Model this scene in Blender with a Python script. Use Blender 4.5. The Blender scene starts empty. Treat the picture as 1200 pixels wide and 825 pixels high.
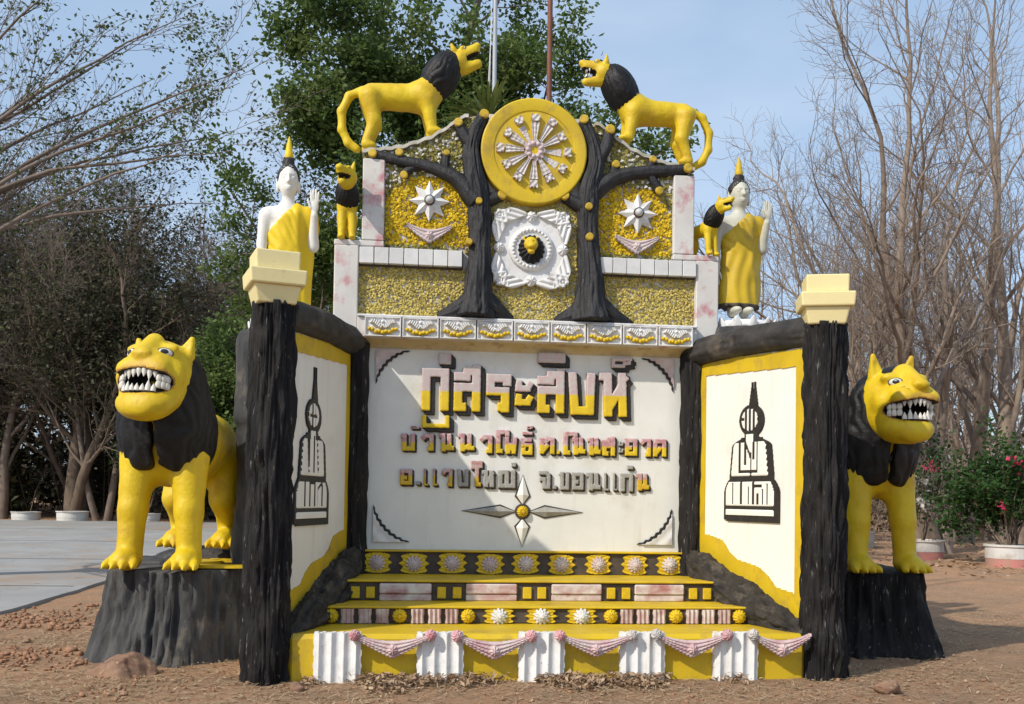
import bpy, math, random
import numpy as np
from mathutils import Vector, Matrix, noise as mnoise

S = bpy.context.scene
COL = S.collection
R = math.radians

# ---------------------------------------------------------------- camera
cam_d = bpy.data.cameras.new('camera')
cam = bpy.data.objects.new('camera', cam_d)
COL.objects.link(cam)
cam_d.sensor_fit = 'HORIZONTAL'
cam_d.sensor_width = 36
cam_d.lens = 35.62
cam_d.shift_y = 0.118
cam_d.clip_end = 2000
cam.matrix_world = (Matrix.Translation((-1.0862, -8.1641, 1.183)) @ Matrix.Rotation(-0.11881, 4, 'Z')
                    @ Matrix.Rotation(math.pi / 2 + 0.02577, 4, 'X') @ Matrix.Rotation(0.0156, 4, 'Z'))
S.camera = cam

# ---------------------------------------------------------------- sky and sun
SUN = Vector((-1.35, -1.0, 1.36)).normalized()
w = bpy.data.worlds.new('World')
S.world = w
w.use_nodes = True
nt = w.node_tree
bg = nt.nodes['Background']
sky = nt.nodes.new('ShaderNodeTexSky')
sky.sky_type = 'NISHITA'
sky.sun_disc = False
sky.sun_elevation = math.asin(SUN.z)
sky.sun_rotation = math.atan2(SUN.x, SUN.y)
sky.air_density = 1.0
sky.dust_density = 1.6
sky.ozone_density = 1.0
tc = nt.nodes.new('ShaderNodeTexCoord')
mp = nt.nodes.new('ShaderNodeMapping')
mp.inputs['Scale'].default_value = (1.0, 1.0, 2.6)
cn = nt.nodes.new('ShaderNodeTexNoise')
cn.inputs['Scale'].default_value = 2.3
cn.inputs['Detail'].default_value = 5
cn.inputs['Roughness'].default_value = 0.5
cr = nt.nodes.new('ShaderNodeValToRGB')
cr.color_ramp.elements[0].position = 0.48
cr.color_ramp.elements[0].color = (0, 0, 0, 1)
cr.color_ramp.elements[1].position = 0.78
cr.color_ramp.elements[1].color = (0.40, 0.40, 0.40, 1)
mx = nt.nodes.new('ShaderNodeMixRGB')
mx.inputs[2].default_value = (6.3, 6.9, 7.6, 1)
hz = nt.nodes.new('ShaderNodeMixRGB')      # dry-season haze over the whole sky
hz.inputs[0].default_value = 0.52
hz.inputs[2].default_value = (4.1, 5.5, 7.4, 1)
nt.links.new(tc.outputs['Generated'], mp.inputs[0])
nt.links.new(mp.outputs[0], cn.inputs['Vector'])
nt.links.new(cn.outputs['Fac'], cr.inputs[0])
nt.links.new(cr.outputs[0], mx.inputs[0])
nt.links.new(sky.outputs[0], hz.inputs[1])
nt.links.new(hz.outputs[0], mx.inputs[1])
nt.links.new(mx.outputs[0], bg.inputs[0])
bg.inputs[1].default_value = 0.135
sl = bpy.data.lights.new('sun', 'SUN')
sl.energy = 3.7
sl.angle = R(0.8)
sl.color = (1.0, 0.93, 0.82)
so = bpy.data.objects.new('sun', sl)
COL.objects.link(so)
so.rotation_euler = SUN.to_track_quat('Z', 'Y').to_euler()
so.location = (-8, -8, 12)
S.view_settings.view_transform = 'Standard'
S.view_settings.look = 'None'
S.view_settings.exposure = 0.1
S.view_settings.gamma = 1.0
S.view_settings.use_curve_mapping = False

# ---------------------------------------------------------------- materials
def ramp(nt, src, p0, p1, c0=(0, 0, 0, 1), c1=(1, 1, 1, 1)):
    r = nt.nodes.new('ShaderNodeValToRGB')
    r.color_ramp.elements[0].position = p0
    r.color_ramp.elements[1].position = p1
    r.color_ramp.elements[0].color = c0
    r.color_ramp.elements[1].color = c1
    nt.links.new(src, r.inputs[0])
    return r.outputs[0]

def tex(nt, vec, scale, detail=5, rough=0.6, stretch=None, offset=None):
    n = nt.nodes.new('ShaderNodeTexNoise')
    n.inputs['Scale'].default_value = scale
    n.inputs['Detail'].default_value = detail
    n.inputs['Roughness'].default_value = rough
    if stretch or offset:
        m = nt.nodes.new('ShaderNodeMapping')
        if stretch: m.inputs['Scale'].default_value = stretch
        if offset: m.inputs['Location'].default_value = offset
        nt.links.new(vec, m.inputs[0])
        vec = m.outputs[0]
    nt.links.new(vec, n.inputs['Vector'])
    return n.outputs['Fac']

def mixc(nt, fac, a, b):
    m = nt.nodes.new('ShaderNodeMixRGB')
    for i, v in ((0, fac), (1, a), (2, b)):
        if isinstance(v, (int, float)): m.inputs[i].default_value = v
        elif isinstance(v, tuple): m.inputs[i].default_value = (v + (1,))[:4]
        else: nt.links.new(v, m.inputs[i])
    return m.outputs[0]

def bump(nt, bs, h, strength, dist):
    b = nt.nodes.new('ShaderNodeBump')
    b.inputs['Strength'].default_value = strength
    b.inputs['Distance'].default_value = dist
    nt.links.new(h, b.inputs['Height'])
    nt.links.new(b.outputs[0], bs.inputs['Normal'])

MATS = {}
def paint(name, c1, c2=None, ns=5, rough=0.5, bs=45, bst=0.35, bd=0.004, dirt=None, ds=4.0, dlo=0.52, dhi=0.72,
          rnd=0.0, speck=None, sp_s=70, sp_lo=0.66, sp_hi=0.72, stretch=None, world=True, spec=0.4, streak=None):
    m = bpy.data.materials.new(name)
    m.use_nodes = True
    nt = m.node_tree
    b = nt.nodes['Principled BSDF']
    b.inputs['Roughness'].default_value = rough
    b.inputs['Specular IOR Level'].default_value = spec
    if world:
        g = nt.nodes.new('ShaderNodeNewGeometry'); vec = g.outputs['Position']
    else:
        g = nt.nodes.new('ShaderNodeTexCoord'); vec = g.outputs['Object']
    c = mixc(nt, ramp(nt, tex(nt, vec, ns, stretch=stretch), 0.35, 0.68), c1, c2 or c1)
    if rnd:
        oi = nt.nodes.new('ShaderNodeObjectInfo')
        h = nt.nodes.new('ShaderNodeHueSaturation')
        mr = nt.nodes.new('ShaderNodeMapRange')
        mr.inputs['To Min'].default_value = 1 - rnd
        mr.inputs['To Max'].default_value = 1 + rnd
        nt.links.new(oi.outputs['Random'], mr.inputs[0])
        nt.links.new(mr.outputs[0], h.inputs['Value'])
        nt.links.new(c, h.inputs['Color'])
        c = h.outputs[0]
    if dirt:
        c = mixc(nt, ramp(nt, tex(nt, vec, ds, 7, 0.65, offset=(3, 7, 1)), dlo, dhi), c, dirt)
    if streak:
        f = ramp(nt, tex(nt, vec, 9, 6, 0.7, stretch=(1.0, 1.0, 0.10), offset=(5, 2, 0)), 0.54, 0.85)
        c = mixc(nt, f, c, streak)
    if speck:
        c = mixc(nt, ramp(nt, tex(nt, vec, sp_s, 3, 0.6, stretch=stretch), sp_lo, sp_hi), c, speck)
    nt.links.new(c, b.inputs['Base Color'])
    rr = nt.nodes.new('ShaderNodeMapRange')
    rr.inputs['To Min'].default_value = max(0.1, rough - 0.12)
    rr.inputs['To Max'].default_value = min(1, rough + 0.2)
    nt.links.new(tex(nt, vec, ns * 2.3, 6), rr.inputs[0])
    nt.links.new(rr.outputs[0], b.inputs['Roughness'])
    bump(nt, b, tex(nt, vec, bs, 8, 0.65, stretch=stretch), bst, bd)
    MATS[name] = m
    return m

def split_paint(name, zt, amp, top, top2, low, low2, rough=0.5):
    """two coats of paint: the lower yellow, the upper worn to pinkish grey"""
    m = bpy.data.materials.new(name); m.use_nodes = True
    nt = m.node_tree; b = nt.nodes['Principled BSDF']
    b.inputs['Roughness'].default_value = rough
    g = nt.nodes.new('ShaderNodeNewGeometry'); vec = g.outputs['Position']
    sx = nt.nodes.new('ShaderNodeSeparateXYZ'); nt.links.new(vec, sx.inputs[0])
    n1 = tex(nt, vec, 60, 5, 0.7)
    ma = nt.nodes.new('ShaderNodeMath'); ma.operation = 'MULTIPLY_ADD'
    ma.inputs[1].default_value = amp; nt.links.new(n1, ma.inputs[0]); nt.links.new(sx.outputs[2], ma.inputs[2])
    f = nt.nodes.new('ShaderNodeMapRange')
    f.inputs['From Min'].default_value = zt + amp * 0.5 - 0.006
    f.inputs['From Max'].default_value = zt + amp * 0.5 + 0.006
    nt.links.new(ma.outputs[0], f.inputs[0])
    ct = mixc(nt, ramp(nt, tex(nt, vec, 26, 6, 0.7), 0.42, 0.62), top, top2)
    cl = mixc(nt, ramp(nt, tex(nt, vec, 9, 4), 0.4, 0.7), low, low2)
    nt.links.new(mixc(nt, f.outputs[0], cl, ct), b.inputs['Base Color'])
    bump(nt, b, tex(nt, vec, 90, 6), 0.4, 0.003)
    MATS[name] = m
    return m

def foliage(name, ca, cb, cc=None, trans=0.3, rough=0.55):
    m = bpy.data.materials.new(name); m.use_nodes = True
    nt = m.node_tree; b = nt.nodes['Principled BSDF']
    b.inputs['Roughness'].default_value = rough
    b.inputs['Specular IOR Level'].default_value = 0.25
    at = nt.nodes.new('ShaderNodeAttribute'); at.attribute_name = 'tone'
    c = mixc(nt, at.outputs['Fac'], ca, cb)
    if cc:
        g = nt.nodes.new('ShaderNodeNewGeometry')
        c = mixc(nt, ramp(nt, tex(nt, g.outputs['Position'], 0.9, 3), 0.5, 0.7), c, cc)
    nt.links.new(c, b.inputs['Base Color'])
    t = nt.nodes.new('ShaderNodeBsdfTranslucent'); nt.links.new(c, t.inputs[0])
    ms = nt.nodes.new('ShaderNodeMixShader'); ms.inputs[0].default_value = trans
    nt.links.new(b.outputs[0], ms.inputs[1]); nt.links.new(t.outputs[0], ms.inputs[2])
    nt.links.new(ms.outputs[0], nt.nodes['Material Output'].inputs[0])
    MATS[name] = m
    return m

YEL = (0.72, 0.47, 0.012)
paint('lion_yellow', (0.66, 0.475, 0.008), (0.57, 0.38, 0.008), ns=4.5, rough=0.45, dirt=(0.42, 0.22, 0.025), ds=3.2, dlo=0.54, dhi=0.80, bs=26, bst=0.6, bd=0.010, streak=(0.50, 0.29, 0.02), speck=(0.20, 0.14, 0.06), sp_s=55, sp_lo=0.71, sp_hi=0.78)
paint('yellow_paint', (0.62, 0.43, 0.012), (0.52, 0.35, 0.012), ns=3, rough=0.5, dirt=(0.30, 0.20, 0.06), ds=5, dlo=0.53, dhi=0.80, speck=(0.12, 0.09, 0.04), sp_s=80, sp_lo=0.68, sp_hi=0.75, streak=(0.42, 0.29, 0.05))
paint('ball_yellow', (0.66, 0.46, 0.010), (0.53, 0.35, 0.010), ns=30, rough=0.55)
paint('mane_black', (0.005, 0.0045, 0.0045), (0.012, 0.0105, 0.0105), ns=14, rough=0.42, spec=0.28, bs=60, bst=0.7, bd=0.008, speck=(0.10, 0.10, 0.10), sp_s=30, sp_lo=0.72, sp_hi=0.82)
paint('bark_black', (0.006, 0.0055, 0.006), (0.024, 0.021, 0.020), ns=10, rough=0.62, bs=38, bst=1.0, bd=0.020, stretch=(1, 1, 0.16), speck=(0.22, 0.21, 0.20), sp_s=46, sp_lo=0.64, sp_hi=0.74, spec=0.25, dirt=(0.040, 0.034, 0.029), ds=3.0, dlo=0.57, dhi=0.78)
paint('bark_relief', (0.010, 0.0095, 0.011), (0.030, 0.028, 0.030), ns=12, rough=0.5, bs=55, bst=1.0, bd=0.012, stretch=(1, 1, 0.3), speck=(0.16, 0.15, 0.15), sp_s=40, sp_lo=0.72, sp_hi=0.84)
paint('bark_grey', (0.024, 0.024, 0.026), (0.085, 0.082, 0.078), ns=6, rough=0.75, bs=40, bst=0.9, bd=0.012, stretch=(1, 1, 0.3), dirt=(0.20, 0.16, 0.11), ds=2.5, dlo=0.56, dhi=0.8, speck=(0.3, 0.29, 0.27), sp_s=40, sp_lo=0.70, sp_hi=0.80)
paint('bark_beam', (0.018, 0.017, 0.018), (0.050, 0.046, 0.043), ns=6, rough=0.7, bs=50, bst=0.6, bd=0.008, dirt=(0.16, 0.13, 0.10), ds=3, dlo=0.56, dhi=0.8)
paint('rock_flow', (0.016, 0.014, 0.012), (0.060, 0.050, 0.040), ns=11, rough=0.8, bs=34, bst=1.0, bd=0.020, dirt=(0.17, 0.14, 0.105), ds=6, dlo=0.55, dhi=0.75)
paint('board_white', (0.74, 0.74, 0.70), (0.67, 0.67, 0.63), ns=2.5, rough=0.55, dirt=(0.52, 0.48, 0.40), ds=2.2, dlo=0.55, dhi=0.85, bs=60, bst=0.3, speck=(0.35, 0.30, 0.22), sp_s=55, sp_lo=0.73, sp_hi=0.79, streak=(0.58, 0.56, 0.50))
paint('cove_tan', (0.50, 0.38, 0.17), (0.60, 0.50, 0.32), ns=5, rough=0.6, dirt=(0.30, 0.20, 0.10), ds=9)
paint('wing_white', (0.80, 0.785, 0.735), (0.74, 0.72, 0.66), ns=2, rough=0.5, dirt=(0.58, 0.50, 0.44), ds=2.5, dlo=0.58, dhi=0.88, bs=50, bst=0.3, speck=(0.45, 0.33, 0.26), sp_s=40, sp_lo=0.73, sp_hi=0.80, streak=(0.64, 0.60, 0.53))
paint('plaster_white', (0.72, 0.71, 0.69), (0.62, 0.61, 0.60), ns=8, rough=0.6, dirt=(0.34, 0.30, 0.27), ds=9, dlo=0.55, dhi=0.78, bs=90, bst=0.5, speck=(0.2, 0.17, 0.14), sp_s=75, sp_lo=0.70, sp_hi=0.76)
paint('pilaster_white', (0.74, 0.74, 0.72), (0.66, 0.66, 0.65), ns=7, rough=0.6, dirt=(0.42, 0.38, 0.33), ds=6, dlo=0.58, dhi=0.8, bs=80, bst=0.5, speck=(0.15, 0.12, 0.10), sp_s=48, sp_lo=0.68, sp_hi=0.73, streak=(0.50, 0.46, 0.41))
paint('pink_plaster', (0.60, 0.54, 0.52), (0.50, 0.37, 0.37), ns=4, rough=0.65, dirt=(0.45, 0.22, 0.25), ds=4.5, dlo=0.60, dhi=0.78, bs=70, bst=0.5, speck=(0.25, 0.2, 0.2), sp_s=60, sp_lo=0.72, sp_hi=0.78)
paint('spoke_plaster', (0.60, 0.57, 0.54), (0.50, 0.42, 0.40), ns=16, rough=0.65, dirt=(0.40, 0.33, 0.30), ds=12, dlo=0.58, dhi=0.8, bs=70, bst=0.4)
paint('frame_plaster', (0.62, 0.60, 0.56), (0.52, 0.49, 0.46), ns=3, rough=0.65, dirt=(0.46, 0.19, 0.21), ds=5.0, dlo=0.53, dhi=0.68, bs=60, bst=0.4, speck=(0.3, 0.26, 0.24), sp_s=40, sp_lo=0.72, sp_hi=0.78)
paint('swag_pink', (0.58, 0.46, 0.44), (0.44, 0.24, 0.26), ns=14, rough=0.65, dirt=(0.55, 0.50, 0.47), ds=5, dlo=0.5, dhi=0.7, bs=90, bst=0.6)
paint('rosette_red', (0.50, 0.20, 0.22), (0.58, 0.40, 0.40), ns=22, rough=0.7, rnd=0.12, bs=90, bst=0.6)
paint('rosette_grey', (0.40, 0.38, 0.35), (0.55, 0.50, 0.48), ns=22, rough=0.7, bs=90, bst=0.6)
paint('bar_pink', (0.55, 0.42, 0.39), (0.34, 0.19, 0.18), ns=16, rough=0.7, stretch=(1, 1, 0.35), dirt=(0.60, 0.54, 0.50), ds=7, dlo=0.48, dhi=0.66, bs=80, bst=0.7, rnd=0.1)
paint('slab_pink', (0.58, 0.50, 0.48), (0.38, 0.16, 0.15), ns=9, rough=0.7, stretch=(0.4, 1, 1.5), dirt=(0.66, 0.62, 0.58), ds=6, dlo=0.46, dhi=0.64, bs=80, bst=0.6)
paint('step_dark', (0.045, 0.036, 0.030), (0.085, 0.066, 0.055), ns=10, rough=0.7)
paint('tile_white', (0.64, 0.63, 0.61), (0.56, 0.55, 0.54), ns=10, rough=0.35, rnd=0.07, dirt=(0.5, 0.44, 0.38), ds=8, dlo=0.6, dhi=0.85)
paint('cream_cap', (0.76, 0.65, 0.33), (0.70, 0.59, 0.29), ns=4, rough=0.5, dirt=(0.45, 0.34, 0.18), ds=7, dlo=0.62, dhi=0.85)
paint('skin_white', (0.76, 0.74, 0.69), (0.68, 0.66, 0.60), ns=9, rough=0.5, dirt=(0.45, 0.41, 0.36), ds=9, dlo=0.60, dhi=0.85)
paint('robe_yellow', (0.74, 0.52, 0.010), (0.64, 0.43, 0.010), ns=5, rough=0.5, dirt=(0.40, 0.24, 0.02), ds=5, dlo=0.58, dhi=0.82)
paint('robe_ochre', (0.58, 0.40, 0.015), (0.48, 0.32, 0.015), ns=5, rough=0.5, dirt=(0.24, 0.17, 0.04), ds=5, dlo=0.55, dhi=0.8)
paint('skin_pale', (0.55, 0.54, 0.45), (0.46, 0.45, 0.37), ns=9, rough=0.5, dirt=(0.32, 0.30, 0.24), ds=9, dlo=0.58, dhi=0.82)
paint('black_paint', (0.014, 0.012, 0.011), (0.030, 0.026, 0.022), ns=18, rough=0.5)
paint('brown_black', (0.040, 0.030, 0.022), (0.075, 0.058, 0.042), ns=18, rough=0.55)
paint('mouth_dark', (0.008, 0.006, 0.006), (0.02, 0.012, 0.010), ns=18, rough=0.7)
paint('tooth_white', (0.70, 0.67, 0.60), (0.52, 0.48, 0.41), ns=22, rough=0.4)
paint('muzzle_tan', (0.50, 0.29, 0.055), (0.62, 0.41, 0.012), ns=7, rough=0.5, bs=26, bst=0.6, bd=0.010)
paint('lip_brown', (0.30, 0.14, 0.03), (0.42, 0.22, 0.02), ns=9, rough=0.5)
paint('iris_grey', (0.022, 0.032, 0.040), (0.012, 0.018, 0.022), ns=30, rough=0.25)
paint('grey_bare', (0.36, 0.35, 0.32), (0.28, 0.27, 0.245), ns=20, rough=0.75, bs=120, bst=0.6, speck=(0.55, 0.53, 0.48), sp_s=90, sp_lo=0.62, sp_hi=0.7)
paint('coping_grey', (0.46, 0.43, 0.38), (0.30, 0.28, 0.20), ns=9, rough=0.8, dirt=(0.60, 0.57, 0.52), ds=12, dlo=0.5, dhi=0.7, bs=60, bst=0.7)
paint('cut_ochre', (0.58, 0.39, 0.02), (0.40, 0.26, 0.03), ns=20, rough=0.6, dirt=(0.22, 0.15, 0.05), ds=18)
paint('grey_dome', (0.42, 0.43, 0.43), (0.55, 0.56, 0.56), ns=20, rough=0.35)
split_paint('letter_big', 2.04, 0.012, (0.50, 0.46, 0.43), (0.52, 0.36, 0.37), (0.72, 0.51, 0.010), (0.62, 0.41, 0.010))
split_paint('letter_row2', 1.625, 0.05, (0.44, 0.20, 0.22), (0.58, 0.44, 0.42), (0.70, 0.49, 0.010), (0.55, 0.38, 0.010))
split_paint('letter_row3', 1.36, 0.06, (0.42, 0.20, 0.18), (0.52, 0.42, 0.40), (0.62, 0.40, 0.012), (0.50, 0.30, 0.012))
paint('pole_silver', (0.42, 0.44, 0.46), (0.36, 0.38, 0.40), ns=6, rough=0.35)
paint('pole_brown', (0.20, 0.075, 0.045), (0.14, 0.05, 0.03), ns=8, rough=0.6)
paint('bamboo', (0.30, 0.24, 0.09), (0.22, 0.17, 0.06), ns=8, rough=0.55)
paint('concrete_road', (0.34, 0.335, 0.32), (0.27, 0.265, 0.255), ns=1.2, rough=0.85, bs=30, bst=0.3, dirt=(0.33, 0.24, 0.17), ds=0.5, dlo=0.50, dhi=0.70, speck=(0.16, 0.13, 0.11), sp_s=5, sp_lo=0.64, sp_hi=0.76)
paint('pot_white', (0.62, 0.61, 0.58), (0.50, 0.48, 0.44), ns=3, rough=0.6, dirt=(0.34, 0.26, 0.19), ds=3, dlo=0.55, dhi=0.8)
paint('pot_pink', (0.52, 0.17, 0.15), (0.46, 0.22, 0.19), ns=3, rough=0.6, dirt=(0.34, 0.24, 0.17), ds=3)
paint('sandstone', (0.22, 0.125, 0.08), (0.30, 0.185, 0.12), ns=3, rough=0.9, bs=22, bst=0.8, bd=0.02, dirt=(0.17, 0.09, 0.055), ds=5, speck=(0.45, 0.32, 0.22), sp_s=30, sp_lo=0.62, sp_hi=0.72)
paint('grey_stone', (0.16, 0.15, 0.15), (0.28, 0.27, 0.27), ns=12, rough=0.8, bs=50, bst=0.8)
paint('clod', (0.25, 0.125, 0.07), (0.36, 0.20, 0.115), ns=8, rough=0.95, bs=40, bst=0.8)
paint('bark_tree', (0.13, 0.10, 0.078), (0.21, 0.17, 0.135), ns=3, rough=0.9, bs=22, bst=0.8, bd=0.02, stretch=(1, 1, 0.25))
paint('bark_pale', (0.205, 0.155, 0.118), (0.31, 0.245, 0.195), ns=2, rough=0.9, bs=18, bst=0.6, bd=0.02, stretch=(1, 1, 0.25), dirt=(0.14, 0.11, 0.09), ds=1.5)
paint('bark_dark', (0.115, 0.082, 0.058), (0.19, 0.142, 0.105), ns=3, rough=0.9, bs=22, bst=0.8, bd=0.02, stretch=(1, 1, 0.25))
paint('bark_arch', (0.14, 0.105, 0.082), (0.22, 0.17, 0.138), ns=3, rough=0.85, bs=30, bst=0.5)
foliage('leaf_green', (0.045, 0.085, 0.020), (0.165, 0.235, 0.062), (0.16, 0.20, 0.055), trans=0.42)
foliage('leaf_shaded', (0.020, 0.023, 0.010), (0.062, 0.066, 0.028), (0.075, 0.060, 0.034), trans=0.18)  # canopy shade over the far wood is put into this darker leaf colour
foliage('leaf_sparse', (0.045, 0.070, 0.020), (0.12, 0.16, 0.05), (0.11, 0.12, 0.04), trans=0.35)
foliage('leaf_bush', (0.012, 0.040, 0.008), (0.045, 0.110, 0.022), trans=0.25)
foliage('leaf_strap', (0.045, 0.070, 0.014), (0.20, 0.22, 0.055), trans=0.3)
foliage('brush_brown', (0.075, 0.052, 0.034), (0.19, 0.135, 0.085), (0.10, 0.085, 0.045), trans=0.15)
foliage('dry_leaf', (0.20, 0.115, 0.065), (0.50, 0.36, 0.23), trans=0.1, rough=0.7)
foliage('straw', (0.30, 0.20, 0.11), (0.58, 0.46, 0.29), trans=0.1, rough=0.7)
foliage('petal_pink', (0.50, 0.030, 0.10), (0.66, 0.09, 0.17), trans=0.25)
foliage('petal_white', (0.60, 0.58, 0.52), (0.72, 0.70, 0.66), trans=0.25)
foliage('stone_chip', (0.22, 0.17, 0.04), (0.68, 0.55, 0.16), trans=0.0)
foliage('stone_chip_gold', (0.30, 0.19, 0.008), (0.74, 0.52, 0.02), trans=0.0)
foliage('stone_chip_olive', (0.09, 0.08, 0.02), (0.38, 0.33, 0.09), trans=0.0)
foliage('stone_chip_white', (0.42, 0.41, 0.37), (0.62, 0.61, 0.57), trans=0.0)

# ---------------------------------------------------------------- object helpers
def thing(name, label, cat, loc=(0, 0, 0), rz=0.0, group=None, kind=None):
    o = bpy.data.objects.new(name, None)
    o.empty_display_size = 0.1
    COL.objects.link(o)
    o.location = loc
    o.rotation_euler = (0, 0, rz)
    return tag(o, label, cat, group, kind)

def tag(o, label=None, cat=None, group=None, kind=None):
    if label: o['label'] = label
    if cat: o['category'] = cat
    if group: o['group'] = group
    if kind: o['kind'] = kind
    return o

def obj(name, me, parent=None, loc=(0, 0, 0), rot=(0, 0, 0), scale=1.0, mat=None):
    o = bpy.data.objects.new(name, me)
    COL.objects.link(o)
    o.location = loc
    o.rotation_euler = rot
    o.scale = (scale,) * 3 if isinstance(scale, (int, float)) else scale
    if parent: o.parent = parent
    if mat and not me.materials: me.materials.append(MATS[mat])
    return o

def mesh(name, V, F, mats=(), smooth=True, fmat=None, tone=None):
    """V (n,3); F: array (m,k) or a list of such arrays"""
    me = bpy.data.meshes.new(name)
    V = np.asarray(V, np.float32)
    Fs = [np.asarray(f, np.int32) for f in (F if isinstance(F, list) else [F]) if len(f)]
    me.vertices.add(len(V)); me.vertices.foreach_set('co', V.ravel())
    lv = np.concatenate([f.ravel() for f in Fs])
    tot = np.concatenate([np.full(len(f), f.shape[1], np.int32) for f in Fs])
    me.loops.add(len(lv)); me.loops.foreach_set('vertex_index', lv)
    me.polygons.add(len(tot))
    me.polygons.foreach_set('loop_start', np.concatenate([[0], np.cumsum(tot)[:-1]]).astype(np.int32))
    me.polygons.foreach_set('loop_total', tot)
    me.update(calc_edges=True)
    for m in ([mats] if isinstance(mats, str) else mats): me.materials.append(MATS[m])
    if fmat is not None: me.polygons.foreach_set('material_index', np.asarray(fmat, np.int32))
    me.polygons.foreach_set('use_smooth', np.full(len(tot), bool(smooth)))
    if tone is not None:
        a = me.attributes.new('tone', 'FLOAT', 'POINT')
        a.data.foreach_set('value', np.asarray(tone, np.float32))
    me.validate()
    return me

class MB:
    """collects boxes, prisms and tubes into one mesh"""
    def __init__(s): s.V = []; s.F = {}; s.n = 0
    def raw(s, V, F):
        V = np.asarray(V, float).reshape(-1, 3)
        F = np.asarray(F, int)
        s.V.append(V); s.F.setdefault(F.shape[1], []).append(F + s.n); s.n += len(V)
        return s
    def box(s, x0, x1, y0, y1, z0, z1, bev=0.006):
        b = min(bev, (x1 - x0) / 3, (y1 - y0) / 3, (z1 - z0) / 3)
        V = []; idx = {}
        X = (x0, x1); Y = (y0, y1); Z = (z0, z1); sg = (1, -1)
        for i in (0, 1):
            for j in (0, 1):
                for k in (0, 1):
                    p = (X[i], Y[j], Z[k]); d = (sg[i] * b, sg[j] * b, sg[k] * b)
                    for a in range(3):
                        q = list(p)
                        for c in range(3):
                            if c != a: q[c] += d[c]
                        idx[i, j, k, a] = len(V); V.append(q)
        Q = []
        for a in range(3):
            o = [c for c in range(3) if c != a]
            for sd in (0, 1):
                f = []
                for u, v in ((0, 0), (1, 0), (1, 1), (0, 1)):
                    t = [0, 0, 0]; t[a] = sd; t[o[0]] = u; t[o[1]] = v
                    f.append(idx[t[0], t[1], t[2], a])
                flip = (sd == 0) ^ (a == 1)
                Q.append(f[::-1] if flip else f)
        for a in range(3):          # bevel strips along axis a
            o = [c for c in range(3) if c != a]
            for u in (0, 1):
                for v in (0, 1):
                    t0 = [0, 0, 0]; t1 = [0, 0, 0]; t1[a] = 1
                    for t in (t0, t1): t[o[0]] = u; t[o[1]] = v
                    Q.append([idx[(*t0, o[0])], idx[(*t1, o[0])], idx[(*t1, o[1])], idx[(*t0, o[1])]])
        T = [[idx[i, j, k, 0], idx[i, j, k, 1], idx[i, j, k, 2]] for i in (0, 1) for j in (0, 1) for k in (0, 1)]
        V = np.array(V)
        c = V.mean(0)
        def fix(L):
            out = []
            for f in L:
                n = np.cross(V[f[1]] - V[f[0]], V[f[2]] - V[f[0]])
                out.append(f if np.dot(n, V[f].mean(0) - c) > 0 else f[::-1])
            return out
        s.raw(V, fix(Q)); s.n -= len(V); s.V.pop()
        s.F.setdefault(3, []).append(np.array(fix(T)) + s.n); s.V.append(V); s.n += len(V)
        return s
    def prism(s, poly, y0, y1):
        """a convex or star-shaped outline in x,z pushed from y0 (front) to y1"""
        n = len(poly); c = np.mean(poly, 0)
        V = [(p[0], y0, p[1]) for p in poly] + [(p[0], y1, p[1]) for p in poly] + [(c[0], y0, c[1]), (c[0], y1, c[1])]
        s.raw(V, [[i, (i + 1) % n, n + (i + 1) % n, n + i] for i in range(n)])
        s.n -= len(V); s.V.pop()
        T = [[2 * n, (i + 1) % n, i] for i in range(n)] + [[2 * n + 1, n + i, n + (i + 1) % n] for i in range(n)]
        s.F.setdefault(3, []).append(np.array(T) + s.n); s.V.append(np.array(V)); s.n += len(V)
        return s
    def lathe(s, prof, n=24, axis='z', c=(0, 0, 0)):
        a = np.linspace(0, 2 * math.pi, n, endpoint=False)
        V = []
        for r, h in prof:
            for t in a:
                p = (r * math.cos(t), r * math.sin(t), h)
                if axis == 'y': p = (p[0], -h, p[1])
                V.append((p[0] + c[0], p[1] + c[1], p[2] + c[2]))
        m = len(prof)
        s.raw(V, [[i * n + j, i * n + (j + 1) % n, (i + 1) * n + (j + 1) % n, (i + 1) * n + j] for i in range(m - 1) for j in range(n)])
        return s
    def build(s, name, mat, smooth=False, tone=None):
        return mesh(name, np.concatenate(s.V), [np.concatenate(f) for f in s.F.values()], mat, smooth, tone=tone)

def angle_smooth(me, deg=40):
    me.polygons.foreach_set('use_smooth', np.ones(len(me.polygons), bool))
    try: me.set_sharp_from_angle(angle=R(deg))
    except Exception: pass
    return me

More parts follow.
